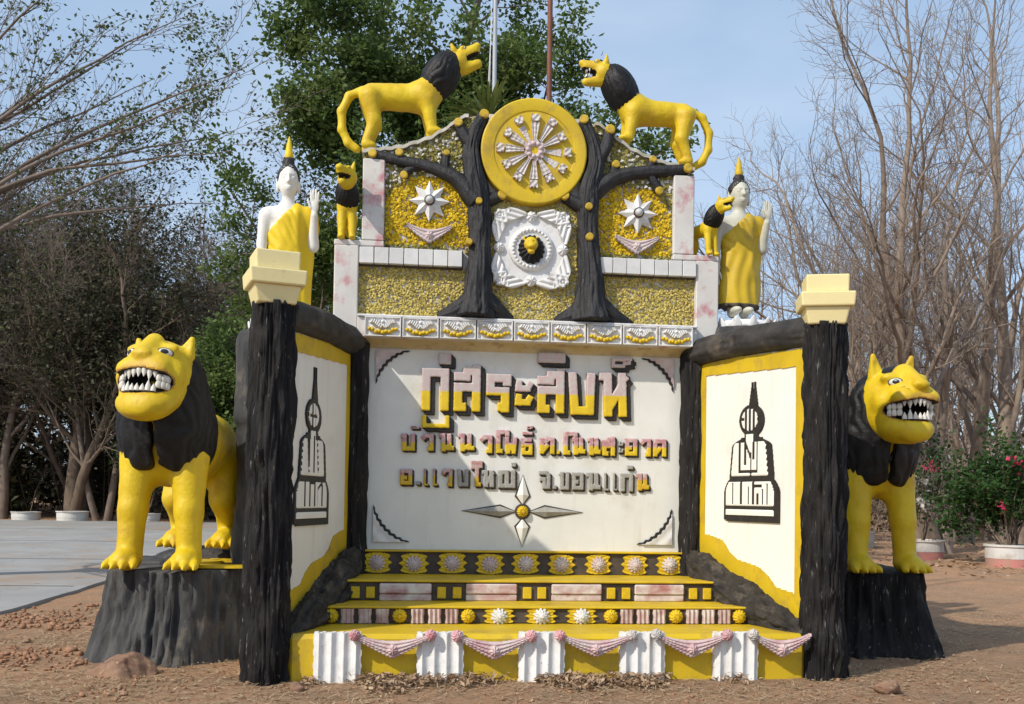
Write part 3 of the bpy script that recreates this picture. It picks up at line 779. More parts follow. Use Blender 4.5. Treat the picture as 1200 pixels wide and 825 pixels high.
LETTERS = [('ก', -0.843, -0.647, 1.881, 2.223, 0), ('ู', -0.837, -0.64, 1.744, 1.845, 0), ('่', -0.709, -0.635, 2.256, 2.348, 0), ('ส', -0.586, -0.393, 1.881, 2.259, 0), ('ร', -0.324, -0.128, 1.88, 2.211, 0), ('ะ', -0.089, 0.04, 1.921, 2.168, 0), ('ส', 0.094, 0.292, 1.884, 2.245, 0), ('ิ', 0.094, 0.297, 2.295, 2.378, 0), ('ง', 0.347, 0.547, 1.877, 2.225, 0), ('ห', 0.602, 0.833, 1.869, 2.234, 0), ('์', 0.703, 0.852, 2.272, 2.361, 0), ('บ', -1.01, -0.904, 1.556, 1.695, 1), ('้', -0.932, -0.871, 1.728, 1.757, 1), ('า', -0.854, -0.754, 1.559, 1.698, 1), ('น', -0.707, -0.59, 1.555, 1.702, 1), ('น', -0.553, -0.425, 1.558, 1.706, 1), ('า', -0.381, -0.28, 1.548, 1.695, 1), ('โ', -0.243, -0.142, 1.551, 1.74, 1), ('พ', -0.173, -0.078, 1.546, 1.686, 1), ('ธ', -0.041, 0.048, 1.541, 1.689, 1), ('ิ', -0.03, 0.047, 1.704, 1.73, 1), ('์', 0.005, 0.053, 1.75, 1.779, 1), ('ต', 0.113, 0.23, 1.552, 1.693, 1), ('.', 0.253, 0.274, 1.554, 1.583, 1), ('โ', 0.309, 0.419, 1.549, 1.739, 1), ('น', 0.38, 0.484, 1.55, 1.692, 1), ('น', 0.507, 0.611, 1.549, 1.695, 1), ('ส', 0.631, 0.732, 1.548, 1.704, 1), ('ะ', 0.766, 0.804, 1.565, 1.678, 2), ('อ', 0.82, 0.918, 1.552, 1.702, 1), ('า', 0.942, 1.033, 1.548, 1.697, 1), ('ด', 1.057, 1.163, 1.55, 1.7, 1), ('อ', -1.012, -0.92, 1.283, 1.414, 1), ('.', -0.883, -0.857, 1.285, 1.313, 2), ('เ', -0.829, -0.79, 1.279, 1.416, 1), ('เ', -0.757, -0.715, 1.28, 1.418, 1), ('ว', -0.685, -0.599, 1.275, 1.42, 1), ('ง', -0.555, -0.468, 1.277, 1.416, 2), ('ใ', -0.445, -0.352, 1.279, 1.487, 1), ('ห', -0.356, -0.254, 1.273, 1.413, 2), ('ญ', -0.224, -0.088, 1.269, 1.416, 2), ('่', -0.116, -0.085, 1.443, 1.478, 2), ('จ', 0.11, 0.199, 1.267, 1.415, 2), ('.', 0.222, 0.25, 1.269, 1.298, 2), ('ข', 0.271, 0.354, 1.263, 1.41, 2), ('อ', 0.384, 0.473, 1.265, 1.413, 2), ('น', 0.504, 0.615, 1.26, 1.408, 2), ('เ', 0.642, 0.686, 1.262, 1.41, 2), ('เ', 0.717, 0.758, 1.264, 1.411, 2), ('ก', 0.788, 0.886, 1.258, 1.406, 2), ('่', 0.843, 0.885, 1.441, 1.473, 2), ('น', 0.917, 1.022, 1.267, 1.409, 1)]

def stroke_d(X, Z, strokes, x0, x1, z0, z1, t):
    D = None
    ix0, ix1, iz0, iz1 = x0 + t / 2, x1 - t / 2, z0 + t / 2, z1 - t / 2
    if iz1 < iz0: iz0 = iz1 = (z0 + z1) / 2
    if ix1 < ix0: ix0 = ix1 = (x0 + x1) / 2
    for a, b, c, d in strokes:
        ax, az = ix0 + a * (ix1 - ix0), iz0 + b * (iz1 - iz0)
        bx, bz = ix0 + c * (ix1 - ix0), iz0 + d * (iz1 - iz0)
        L = math.hypot(bx - ax, bz - az)
        ux, uz = ((bx - ax) / L, (bz - az) / L) if L > 1e-6 else (1, 0)
        s_ = (X - ax) * ux + (Z - az) * uz; q = -(X - ax) * uz + (Z - az) * ux
        ext = t / 2 if abs(ux) > 0.98 or abs(uz) > 0.98 else t * 0.18
        dd = np.maximum(np.abs(s_ - L / 2) - L / 2 - ext, np.abs(q) - t / 2)
        D = dd if D is None else np.minimum(D, dd)
    return D

def make_letter(ch, x0, x1, z0, z1, style):
    cx, cz = (x0 + x1) / 2, (z0 + z1) / 2
    big = style == 0
    h = 0.0055 if big else 0.0034
    x0 -= 0.012 if big else 0.003; x1 += 0.012 if big else 0.003
    t = min(0.070 if big else 0.037, (z1 - z0) * (0.34 if ch not in '่ิ' else 0.6), (x1 - x0) * (0.34 if ch != '.' else 0.6))
    off = 0.040 if big else 0.017
    dep = 0.046 if big else 0.030
    st = GL[ch]
    wob = lambda X, Z: 0.0016 * fnoise(X * 55 + x0 * 9, Z * 55, X * 0, 3)
    def face(X, Y, Z):
        return np.maximum(stroke_d(X, Z, st, x0 - cx, x1 - cx, z0 - cz, z1 - cz, t) + wob(X, Z), np.abs(Y + dep / 2) - dep / 2)
    def side(X, Y, Z):
        D = None
        for k in range(1, 7):
            d = off * k / 6
            q = stroke_d(X - d, Z + d * 0.9, st, x0 - cx, x1 - cx, z0 - cz, z1 - cz, t)
            D = q if D is None else np.minimum(D, q)
        dp = dep * 0.62
        return np.maximum(D + wob(X, Z), np.abs(Y + dp / 2) - dp / 2)
    lo = (x0 - cx - 3 * h - 0.01, -dep - 0.021, z0 - cz - 3 * h - off - 0.01)
    hi = (x1 - cx + 3 * h + off + 0.01, 0.02, z1 - cz + 3 * h + 0.01)
    V, F = solid(face, lo, hi, (h, 0.0093, h))
    mt = ('letter_big', ('letter_row2' if cz > 1.5 else 'letter_row3'), 'grey_bare')[style]
    o = obj('letter', angle_smooth(mesh('letter', V, F, mt), 35), sign, (cx, 0.0, cz))
    V, F = solid(side, lo, hi, (h * 1.2, 0.0093, h * 1.2))
    obj('letter_side', angle_smooth(mesh('letter_side', V, F, 'brown_black' if style == 2 else 'black_paint'), 35), o)
for L_ in LETTERS: make_letter(*L_)

# corner brackets: stepped triangles with a black edge
def bracket_fn(s, edge):
    def f(X, Z):
        a = X / s; b = Z / s                      # corner at 0,0, growing +x +z
        step = 0.055 * np.abs(((a - b) * 4.2) % 1 - 0.5) * 2
        lim = 1 - (np.abs(a) ** 0.62 + np.abs(b) ** 0.62) - step
        lim = lim - 0.0
        return np.where((a > 0) & (b > 0) & (lim > (0 if not edge else -0.11)), (0.012 if edge else 0.022) + (0 if edge else 0.006 * np.sin(a * 14) * np.sin(b * 14)), 0)
    return f
def bracket(x, z, s, mx_, mz_):
    a = relief(bracket_fn(s, False), 0, s * 1.1, 0, s * 1.1, 0.0035, 'pink_plaster' if mz_ < 0 else 'plaster_white')
    b = relief(bracket_fn(s, True), 0, s * 1.2, 0, s * 1.2, 0.0035, 'black_paint')
    for me in (a, b):
        co = np.empty(len(me.vertices) * 3, np.float32); me.vertices.foreach_get('co', co); co = co.reshape(-1, 3)
        co[:, 0] *= mx_; co[:, 2] *= mz_; me.vertices.foreach_set('co', co.ravel())
        if mx_ * mz_ < 0: me.flip_normals()
        me.update()
    o = obj('corner_bracket', a, sign, (x, 0, z)); obj('bracket_edge', b, o)
bracket(-1.225, 2.365, 0.29, 1, -1); bracket(1.225, 2.365, 0.29, -1, -1)
bracket(-1.225, 0.822, 0.31, 1, 1); bracket(1.225, 0.822, 0.31, -1, 1)
# four-pointed flower
def diamond(L, wd):
    k = 0.30 * L
    return [(-0.0, 0), (wd / 2, k), (0, L), (-wd / 2, k)]
for ang, L, wd, mt in ((0, 0.235, 0.10, 'wing_white'), (180, 0.225, 0.10, 'wing_white'), (90, 0.42, 0.085, 'grey_bare'), (-90, 0.42, 0.085, 'grey_bare')):
    P = diamond(L, wd)
    m0 = MB(); pk = (0, -0.034, 0.34 * L)
    V = [(p[0], -0.010, p[1]) for p in P] + [pk] + [(p[0], 0.003, p[1]) for p in P]
    m0.raw(V, [[0, 4, 1], [1, 4, 2], [2, 4, 3], [3, 4, 0]][::1])
    m0.F[3] = [f[:, ::-1] for f in m0.F[3]]
    m0.raw([(p[0], -0.010, p[1]) for p in P] + [(p[0], 0.003, p[1]) for p in P], [[i, (i + 1) % 4, 4 + (i + 1) % 4, 4 + i] for i in range(4)])
    m1 = MB().prism([(p[0] * 1.32, p[1] * 1.08 - 0.012) for p in P], -0.006, 0.003)
    c0 = (-0.022, 0, 1.082); r_ = R(ang); dd = 0.058
    o = obj('flower_petal', m0.build('petal', mt), sign, (c0[0] + dd * math.sin(r_), 0, c0[2] + dd * math.cos(r_)), (0, r_, 0))
    obj('petal_outline', m1.build('outline', 'brown_black'), o)
o = obj('flower_centre', relief(rosette_fn(0.052, 14, 0.05), -0.06, 0.06, -0.06, 0.06, 0.003, 'ball_yellow'), sign, (-0.022, -0.002, 1.082))
obj('centre_ring', MB().lathe([(0.050, 0.001), (0.064, 0.001), (0.064, 0.012), (0.050, 0.014)], 28, 'y').build('ring', 'brown_black'), o)

# ================================================================ WING WALLS
WL = 1.505
def wing(sg):
    left = sg < 0
    lab = 'angled wing wall beside the yellow lion whose head is tilted up, panel in shade' if left else 'angled wing wall with bright sunlit white panel and black seated figure emblem'
    t = thing('wing_wall', lab, 'wall')
    u = np.array([0.266, -0.964])
    if left: org = (-1.80, -1.50, 0); rz = math.atan2(0.964, 0.266)
    else: org = (1.40, -0.05, 0); rz = math.atan2(-0.964, 0.266)
    mu = (lambda x: WL - x) if left else (lambda x: x)
    obj('panel', MB().box(0.0, WL, 0.0, 0.16, -0.04, 2.36, 0.01).build('panel', 'wing_white'), t, org, (0, 0, rz))
    def border(X, Z):
        x = mu(X)
        wave = np.interp(x, [0, 0.2, 0.42, 0.52, 0.62, 0.88, 1.0, 1.10, 1.5], [0.93, 0.93, 0.89, 0.80, 0.75, 0.715, 0.66, 0.58, 0.53])
        top = 2.285 - 0.05 * x
        fr = (x < 0.17) | (x > 1.305) | (Z > top - 0.075) | (Z < wave)
        return np.where(fr & (Z < top + 0.055) & (Z > 0.25), 0.008, 0)
    obj('border', relief(border, 0.0, WL, 0.2, 2.34, 0.0085, 'yellow_paint'), t, org, (0, 0, rz))
    uc, zb, W, H = (0.93, 0.995, 0.70, 1.0) if left else (0.775, 1.055, 0.70, 1.0)
    def emb(X, Z, what=0):
        a = (X - mu(uc)) / W; b = (Z - zb) / H
        def sil(e, ox=0.0, oz=0.0):
            A = a - ox; B = b - oz
            s_ = (np.abs(A) < 0.46 - e) & (B > 0 + e) & (B < 0.105 - e)
            s_ |= (np.abs(A) < 0.46 - 0.11 * np.clip((B - 0.20) / 0.115, 0, 1) ** 2 - e) & (B > 0.105) & (B < 0.315 - e)
            s_ |= (np.abs(A) < 0.36 - 0.05 * np.clip((B - 0.33) / 0.27, 0, 1) - 0.16 * np.clip((B - 0.555) / 0.06, 0, 1) ** 2 - e) & (B > 0.30 + e) & (B < 0.615 - e)
            s_ |= (np.abs(A) < 0.085 - e * 0.8) & (B > 0.58) & (B < 0.662 - e * 0.6)
            s_ |= ((A / (0.182 - e * 1.3)) ** 2 + ((B - 0.752) / (0.108 - e * 0.8)) ** 2) < 1
            s_ |= (np.abs(A - 0.03) < 0.048 * np.clip((1.0 - e - B) / 0.17, 0, 1) - e * 0.9) & (B > 0.835 + e)
            return s_
        blk_ = sil(-0.012) | sil(-0.012, 0.05, -0.008)
        wh = sil(0.030)
        st = []
        if left:
            st += [(-.04, .68, -.04, .82), (.05, .68, .05, .82), (-.10, .75, .10, .75)]
            st += [(-.12, .36, -.16, .58), (.02, .36, .02, .60), (-.12, .40, -.12, .58), (.15, .36, .11, .58)]
            st += [(-.22, .12, -.22, .28), (-.08, .12, -.08, .28), (-.08, .28, .06, .28), (.06, .12, .06, .28), (.16, .12, .16, .24), (.16, .24, .28, .28), (.28, .12, .28, .26)]
        else:
            st += [(-.06, .67, -.06, .82), (.01, .67, .01, .83), (.08, .68, .08, .82), (-.16, .76, -.10, .76)]
            st += [(-.17, .36, -.17, .58), (-.17, .36, .14, .36), (.14, .36, .14, .58), (-.07, .42, -.07, .58), (-.07, .58, .03, .46), (.03, .33, .03, .50), (.08, .46, .08, .59)]
            st += [(-.30, .12, -.30, .27), (-.14, .12, -.14, .28), (-.01, .12, -.01, .24), (.08, .12, .08, .28), (.08, .25, .22, .25), (.24, .12, .24, .22), (.16, .12, .16, .19), (.32, .12, .32, .26)]
        for q in st:
            L = math.hypot((q[2] - q[0]) * W, (q[3] - q[1]) * H) + 1e-6
            ux, uz = (q[2] - q[0]) * W / L, (q[3] - q[1]) * H / L
            dx, dz = (a - q[0]) * W, (b - q[1]) * H
            s_ = dx * ux + dz * uz; p_ = -dx * uz + dz * ux
            wh &= ~((s_ > -0.008) & (s_ < L + 0.008) & (np.abs(p_) < 0.011))
        return blk_, wh
    def efn(X, Z):
        k, wh = emb(X, Z); return np.where(k, np.where(wh, 0.020, 0.014), 0)
    def efm(X, Z, H):
        k, wh = emb(X, Z); return np.where(wh & (H > 0.0165), 1, 0)
    c = mu(uc)
    obj('figure_emblem', relief(efn, c - 0.45, c + 0.45, 0.96, 2.09, 0.0055, ('black_paint', 'wing_white'), efm), t, org, (0, 0, rz))
    # beam on top
    a0 = (sg * 1.385, 0.02, 2.405, 0.115); a1 = (sg * 1.60, -0.75, 2.415, 0.110); a2 = (sg * 1.83, -1.48, 2.375, 0.110)
    V, F = bark_tube([a0, a1, a2], 48, 0.03, 0.12, 9, 3 + sg)
    obj('beam', mesh('beam', V, F, 'bark_beam'), t)
    px, py = sg * 1.855, -1.53
    V, F = bark_tube([(px, py, -0.06, 0.155), (px, py, 0.4, 0.142), (px + 0.008 * sg, py, 1.5, 0.138), (px, py, 2.42, 0.130)], 128, 0.024, 0.34, 27, 20 + sg * 3)
    pl = obj('pillar', mesh('pillar', V, F, 'bark_black'), t)
    mb = MB()
    def frus(z0, z1, a, b):
        V = [(sx * r_, sy * r_, z) for z, r_ in ((z0, a), (z1, b)) for sx, sy in ((-1, -1), (1, -1), (1, 1), (-1, 1))]
        mb.raw(V, [[0, 1, 5, 4], [1, 2, 6, 5], [2, 3, 7, 6], [3, 0, 4, 7], [3, 2, 1, 0], [4, 5, 6, 7]])
    frus(2.40, 2.515, 0.122, 0.148); frus(2.5145, 2.612, 0.172, 0.180); frus(2.6115, 2.735, 0.138, 0.142)
    me = mb.build('cap', 'cream_cap')
    o = obj('cap', me, pl, (px, py, 0), (0, 0, R(-16 * sg)))
    bv = o.modifiers.new('bevel', 'BEVEL'); bv.width = 0.010; bv.segments = 2
    # the dark rocky flow that runs down over the step ends
    pth = [(sg * 1.36, -0.13, 0.74, 0.06), (sg * 1.42, -0.30, 0.64, 0.13), (sg * 1.47, -0.50, 0.55, 0.14), (sg * 1.55, -0.75, 0.44, 0.155), (sg * 1.62, -1.05, 0.37, 0.135), (sg * 1.70, -1.35, 0.31, 0.095), (sg * 1.74, -1.53, 0.28, 0.05)]
    V, F = bark_tube(pth, 64, 0.016, 0.30, 15, 40 + sg, curve=True, twist=1.5)
    V[:, 2] += 0.022 * fnoise(V[:, 0] * 11, V[:, 1] * 11, V[:, 2] * 11, 8) + 0.008 * fnoise(V[:, 0] * 37, V[:, 1] * 37, V[:, 2] * 37, 8)
    obj('rock_flow', mesh('rock_flow', V, F, 'rock_flow'), t)
wing(-1); wing(1)
# ================================================================ RELIEF TABLET
tab = thing('relief_tablet', 'stepped relief panel with wheel, two black trees and yellow stone chips above the sign', 'relief')
TOPX = [0, 0.39, 0.57, 0.68, 0.82, 1.04, 1.20, 1.345]
TOPZ = [4.30, 4.30, 4.25, 4.165, 4.07, 3.985, 3.955, 3.935]
def half_outline():
    P = [(1.555, 2.43), (1.555, 3.205), (1.345, 3.205)]
    P += [(x, z) for x, z in zip(TOPX[::-1], TOPZ[::-1])]
    return P
def tablet_back():
    nx = 260
    xs = np.linspace(-1.555, 1.555, nx)
    ax = np.abs(xs)
    top = np.where(ax > 1.345, 3.205, np.interp(ax, TOPX, TOPZ)) + 0.008 * fnoise(xs * 9, xs, xs * 0, 2)
    V = []; F = []
    for y in (-0.055, 0.20):
        for x, tz in zip(xs, top):
            V += [(x, y, 2.43), (x, y, tz)]
    for i in range(nx - 1):
        a = 2 * i; b = a + 2; k = 2 * nx
        F += [[a, b, b + 1, a + 1], [k + b, k + a, k + a + 1, k + b + 1], [a + 1, b + 1, k + b + 1, k + a + 1], [b, a, k + a, k + b]]
    F += [[1, 0, 2 * nx, 2 * nx + 1][::-1], [2 * nx - 2, 2 * nx - 1, 4 * nx - 1, 4 * nx - 2]]
    return mesh('back', V, np.array(F), 'frame_plaster', False)
obj('back_slab', tablet_back(), tab)
for sg in (-1, 1):
    obj('frame_strip', MB().box(*sorted((sg * 1.372, sg * 1.562)), -0.125, 0.205, 2.425, 3.165, 0.008).build('fs', 'frame_plaster'), tab)
    obj('frame_strip', MB().box(*sorted((sg * 1.175, sg * 1.566)), -0.118, 0.206, 3.1655, 3.212, 0.008).build('fs', 'frame_plaster'), tab)
    obj('frame_strip', MB().box(*sorted((sg * 1.178, sg * 1.352)), -0.120, 0.204, 3.2125, 3.865, 0.008).build('fs', 'frame_plaster'), tab)
    # coping along the sloping top
    xs = np.linspace(0.52, 1.36, 30); zs = np.interp(xs, TOPX, TOPZ)
    pth = [(sg * x, 0.06, z, 0.0) for x, z in zip(xs, zs)]
    V = []; F = []
    for k, (x, _, z, _) in enumerate(pth):
        nz = 0.006 * math.sin(k * 1.7)
        V += [(x, -0.10, z - 0.016 + nz), (x, -0.095, z + 0.014 + nz), (x, 0.21, z + 0.016 + nz), (x, 0.212, z - 0.016 + nz)]
    for k in range(len(pth) - 1):
        for j in range(4):
            q = [4 * k + j, 4 * k + (j + 1) % 4, 4 * k + 4 + (j + 1) % 4, 4 * k + 4 + j]
            F.append(q if sg < 0 else q[::-1])
    F += [[0, 3, 2, 1], [len(V) - 4, len(V) - 3, len(V) - 2, len(V) - 1]]
    obj('coping', mesh('coping', V, np.array(F), 'coping_grey', False), tab)

# ---- stone chips
def chips(name, mat, pts, size, seed, flat=0.75):
    rng = np.random.default_rng(seed)
    n = len(pts)
    O = np.array([(1, 0, 0), (-1, 0, 0), (0, 1, 0), (0, -1, 0), (0, 0, 1), (0, 0, -1)], float)
    T = np.array([(0, 2, 4), (2, 1, 4), (1, 3, 4), (3, 0, 4), (2, 0, 5), (1, 2, 5), (3, 1, 5), (0, 3, 5)])
    q = rng.normal(size=(n, 4)); q /= np.linalg.norm(q, axis=1)[:, None]
    w_, x, y, z = q.T
    M = np.stack([1 - 2 * (y * y + z * z), 2 * (x * y - z * w_), 2 * (x * z + y * w_), 2 * (x * y + z * w_), 1 - 2 * (x * x + z * z), 2 * (y * z - x * w_),
                  2 * (x * z - y * w_), 2 * (y * z + x * w_), 1 - 2 * (x * x + y * y)], 1).reshape(n, 3, 3)
    sc = size * rng.uniform(0.65, 1.35, (n, 1, 3))
    V = np.einsum('nij,nkj->nki', M, O[None] * sc * rng.uniform(0.8, 1.2, (n, 6, 1)))
    V[:, :, 1] *= flat
    V += np.asarray(pts)[:, None, :]
    F = (T[None] + 6 * np.arange(n)[:, None, None]).reshape(-1, 3)
    tone = np.repeat(rng.beta(2.2, 1.6, n), 6)
    o = obj(name, mesh(name, V.reshape(-1, 3), F, mat, False, tone=tone), tab)
    o['kind'] = 'stuff'
    return o
rng = np.random.default_rng(4)
def scatter(x0, x1, z0, z1, pitch, test, y=-0.062):
    n = int((x1 - x0) * (z1 - z0) / (pitch * pitch) * 1.45)
    P = np.stack([rng.uniform(x0, x1, n), y + rng.uniform(-0.006, 0.004, n), rng.uniform(z0, z1, n)], 1)
    return P[test(P[:, 0], P[:, 2])]
arch = lambda x, z: (np.abs(x) > 0.50) & (np.abs(x) < 1.165) & (z > 3.20) & (z < 3.66 + 0.10 * np.sqrt(np.clip(1 - ((np.abs(x) - 0.83) / 0.34) ** 2, 0, 1)) - 0.35 * np.clip(np.abs(x) - 1.0, 0, 1) * 2)
low = scatter(-1.37, 1.37, 2.60, 3.03, 0.0155, lambda x, z: np.abs(x) > 0.38)
mid = scatter(-0.40, 0.40, 2.60, 3.60, 0.0155, lambda x, z: x == x)
chips('stone_chips', 'stone_chip', np.concatenate([low, mid]), 0.0125, 1)
chips('stone_chips', 'stone_chip_gold', scatter(-1.17, 1.17, 3.15, 3.80, 0.019, arch), 0.0165, 2)
top_ok = lambda x, z: (np.abs(x) > 0.40) & (z < np.interp(np.abs(x), TOPX, TOPZ) - 0.01) & ~arch(x, z)
chips('stone_chips', 'stone_chip_olive', scatter(-1.18, 1.18, 3.16, 4.25, 0.022, top_ok), 0.019, 3)
chips('stone_chips', 'stone_chip_olive', np.concatenate([scatter(-1.345, 1.345, 3.86, 4.25, 0.024, lambda x, z: (np.abs(x) > 1.16) & (z < np.interp(np.abs(x), TOPX, TOPZ) - 0.01))]), 0.019, 7)
chips('stone_chips', 'stone_chip_white', scatter(-1.3, 1.3, 3.62, 4.22, 0.062, top_ok, -0.078), 0.017, 5)

# ---- two relief trees
def relief_tree(sg):
    if sg < 0:
        trunk = [(-.44, 2.62, .17), (-.43, 2.78, .135), (-.42, 2.95, .118), (-.415, 3.2, .098), (-.42, 3.5, .10), (-.455, 3.72, .098), (-.49, 3.95, .078), (-.465, 4.12, .068), (-.395, 4.27, .052)]
        roots = [[(-.44, 2.78, .10), (-.58, 2.68, .075), (-.74, 2.625, .03)], [(-.42, 2.78, .10), (-.27, 2.68, .075), (-.14, 2.625, .028)], [(-.48, 2.78, .09), (-.50, 2.62, .08)], [(-.38, 2.8, .09), (-.36, 2.62, .075)]]
        br = [[(-.44, 3.56, .085), (-.61, 3.74, .062), (-.84, 3.83, .046), (-1.06, 3.865, .042), (-1.28, 3.905, .040)],
              [(-.40, 3.56, .06), (-.31, 3.60, .05), (-.24, 3.625, .044)], [(-.50, 4.02, .055), (-.56, 4.11, .048), (-.605, 4.19, .042)],
              [(-.70, 3.79, .034), (-.70, 3.88, .032), (-.69, 3.945, .030)], [(-.93, 3.83, .03), (-1.00, 3.79, .034), (-1.03, 3.745, .036)], [(-1.06, 3.87, .04), (-1.07, 3.925, .038)]]
        cuts = [(-.432, 3.545, .030), (-.505, 3.215, .030)]
    else:
        trunk = [(.49, 2.62, .17), (.49, 2.78, .138), (.495, 2.95, .120), (.475, 3.2, .10), (.465, 3.45, .095), (.475, 3.70, .10), (.52, 3.92, .082), (.485, 4.12, .066), (.415, 4.275, .052)]
        roots = [[(.49, 2.78, .10), (.36, 2.68, .075), (.21, 2.625, .03)], [(.50, 2.78, .10), (.66, 2.68, .075), (.85, 2.615, .028)], [(.45, 2.78, .09), (.43, 2.62, .08)], [(.54, 2.8, .09), (.57, 2.62, .075)]]
        br = [[(.50, 3.68, .075), (.70, 3.82, .060), (.92, 3.88, .050), (1.10, 3.90, .046), (1.29, 3.925, .044)],
              [(.45, 3.55, .065), (.34, 3.605, .052), (.265, 3.645, .045)], [(.525, 3.93, .062), (.60, 4.06, .055), (.635, 4.205, .047)],
              [(.66, 3.80, .045), (.685, 3.87, .042), (.69, 3.925, .038)], [(.95, 3.88, .036), (.99, 3.94, .034), (1.0, 3.985, .034)], [(.98, 3.86, .034), (1.03, 3.78, .036), (1.055, 3.725, .038)]]
        cuts = [(.455, 3.545, .034), (.465, 3.30, .036)]
    trunk = [(x, z, r * 0.86) for x, z, r in trunk]
    dep = lambda r: -0.075 - r * 0.45
    mb = MB()
    def add(path, seed, nseg, step, amp, nr):
        V, F = bark_tube([(x, dep(r), z, r) for x, z, r in path], nseg, step, amp, nr, seed, curve=len(path) > 2)
        mb.raw(V, F[0]); k = mb.n - len(V)
        mb.F.setdefault(3, []).append(F[1] + k)
    add(trunk, 3 + sg, 72, 0.016, 0.30, 21)
    for i, r_ in enumerate(roots): add(r_, 10 + i, 40, 0.016, 0.28, 13)
    for i, b_ in enumerate(br): add(b_, 20 + i, 28, 0.014, 0.17, 11)
    tr = obj('tree_relief', mb.build('tree_relief', 'bark_relief', True), tab)
    disc = MB().lathe([(0.0, 0.006), (0.7, 0.006), (0.92, 0.003), (1.0, -0.02)], 20, 'y').build('cut', 'cut_ochre', False)
    for b_ in br[0:] + [trunk]:
        x, z, r = b_[-1]; x1, z1, _ = b_[-2]
        obj('cut_end', disc, tr, (x, dep(r) - r * 0.98 - 0.006, z), (R(-10) * (1 if z > z1 else -0.3), 0, R(8) * np.sign(x - x1)), (r * 0.88, 1, r * 0.88))
    for x, z, r in cuts:
        obj('cut_end', disc, tr, (x, -0.200, z), (0, 0, 0), (r * 0.95, 3.0, r * 0.95))
relief_tree(-1); relief_tree(1)

# ---- wheel
WC = (0.010, 3.985)
wheel = obj('wheel', angle_smooth(MB().lathe([(0.0, 0.0), (0.325, 0.0), (0.329, 0.007), (0.334, 0.009), (0.420, 0.009), (0.430, 0.002), (0.431, -0.09)], 72, 'y').build('wheel', 'yellow_paint'), 30), tab, (WC[0], -0.150, WC[1]))
def spoke_fn(X, Z):
    w_ = 0.016 + 0.021 * np.clip((Z - 0.105) / 0.13, 0, 1)
    H = np.where((np.abs(X) < w_) & (Z > 0.085) & (Z < 0.232), 0.022 + 0.009 * np.cos(np.clip(X / w_, -1, 1) * 3.6) ** 2 + 0.0015 * np.cos(Z * 160), 0)
    wc = 0.030 + 0.010 * np.clip((Z - 0.25) / 0.045, 0, 1) + 0.004 * np.cos(Z * 300)
    zt = 0.298 + 0.007 * np.cos(X * 230)
    return np.where((np.abs(X) < wc) & (Z > 0.240) & (Z < zt), 0.036 + 0.006 * np.cos(X * 130) * np.cos(Z * 110), H)
spk = relief(spoke_fn, -0.06, 0.06, 0.08, 0.312, 0.003, 'spoke_plaster')
def stub_fn(X, Z):
    w_ = 0.016 + 0.018 * np.clip((Z - 0.105) / 0.13, 0, 1)
    H = np.where((np.abs(X) < w_) & (Z > 0.085) & (Z < 0.222), 0.004 + 0.003 * fnoise(X * 90, Z * 90, X * 0, 2), 0)
    return np.maximum(H, np.where(Z > 0.235, spoke_fn(X, Z), 0))
spk2 = relief(stub_fn, -0.06, 0.06, 0.08, 0.312, 0.003, 'spoke_plaster')
for i in range(12):
    obj('spoke', spk2 if i in (3, 4, 11) else spk, wheel, (0, -0.002, 0), (0, R(i * 30 + 1), 0), (1, 1, 0.97 + 0.05 * math.sin(i * 2.3)))
def hub_fn(X, Z):
    d = np.hypot(X, Z); a = np.arctan2(Z, X)
    H = np.where(d < 0.083 + 0.007 * np.cos(9 * a), 0.030, 0)
    bead = np.hypot(d - 0.055, d * (((a / (2 * math.pi) * 9) % 1) - 0.5) * 2 * math.pi / 9)
    H = np.where(bead < 0.017, 0.030 + np.sqrt(np.clip(0.017 ** 2 - bead ** 2, 0, 1)), H)
    return np.where(d < 0.032, 0.022, H)
obj('hub', relief(hub_fn, -0.1, 0.1, -0.1, 0.1, 0.003, ('pink_plaster', 'ball_yellow'), lambda X, Z, H: (np.hypot(X, Z) < 0.03) * 1), wheel, (0, -0.002, 0))

# ---- plaque with the small lion head
def plaque_fn(X, Z):
    ax, az = np.abs(X), np.abs(Z)
    d = np.hypot(X, Z); a = np.arctan2(Z, X)
    H = np.where((ax < 0.285) & (az < 0.285) & (ax + az < 0.50), 0.030, 0)
    # four leaf wings: one round each corner
    for big, sm in ((ax, az), (az, ax)):
        v = (big - 0.215) / 0.095
        wing_ = (sm > 0.045) & (sm < 0.305) & (big < 0.305 - 0.02 * np.cos(sm * 20)) & (big > 0.27 - 0.085 * np.clip((sm - 0.045) / 0.2, 0, 1))
        H = np.where(wing_, np.maximum(H, 0.045 + 0.015 * np.abs(np.sin((big * 1.0 - sm * 0.25) * 75)) + 0.012 * sm / 0.3), H)
    for cx, cz in ((0, 0.262), (0, -0.262), (0.262, 0), (-0.262, 0)):
        q = np.hypot(X - cx, Z - cz)
        H = np.where(q < 0.044, np.maximum(0, 0.042 + 0.024 * (1 - (q / 0.044) ** 2) + 0.005 * np.cos(7 * np.arctan2(Z - cz, X - cx))), H)
    q = np.hypot(ax - 0.262, az - 0.262)
    H = np.where(q < 0.028, 0.065 + 0.01 * np.cos(q * 200), H)
    ring = np.abs(d - 0.150)
    H = np.where(ring < 0.030, 0.045 + 0.020 * np.sqrt(np.clip(1 - (ring / 0.03) ** 2, 0, 1)), H)
    bead = np.hypot(d - 0.150, d * (((a / (2 * math.pi) * 30) % 1) - 0.5) * 2 * math.pi / 30)
    H = np.where(bead < 0.013, 0.058 + 1.3 * np.sqrt(np.clip(0.013 ** 2 - bead ** 2, 0, 1)), H)
    H = np.where(np.abs(d - 0.112) < 0.012, 0.055, H)
    return np.where(d < 0.10, 0.032, H)
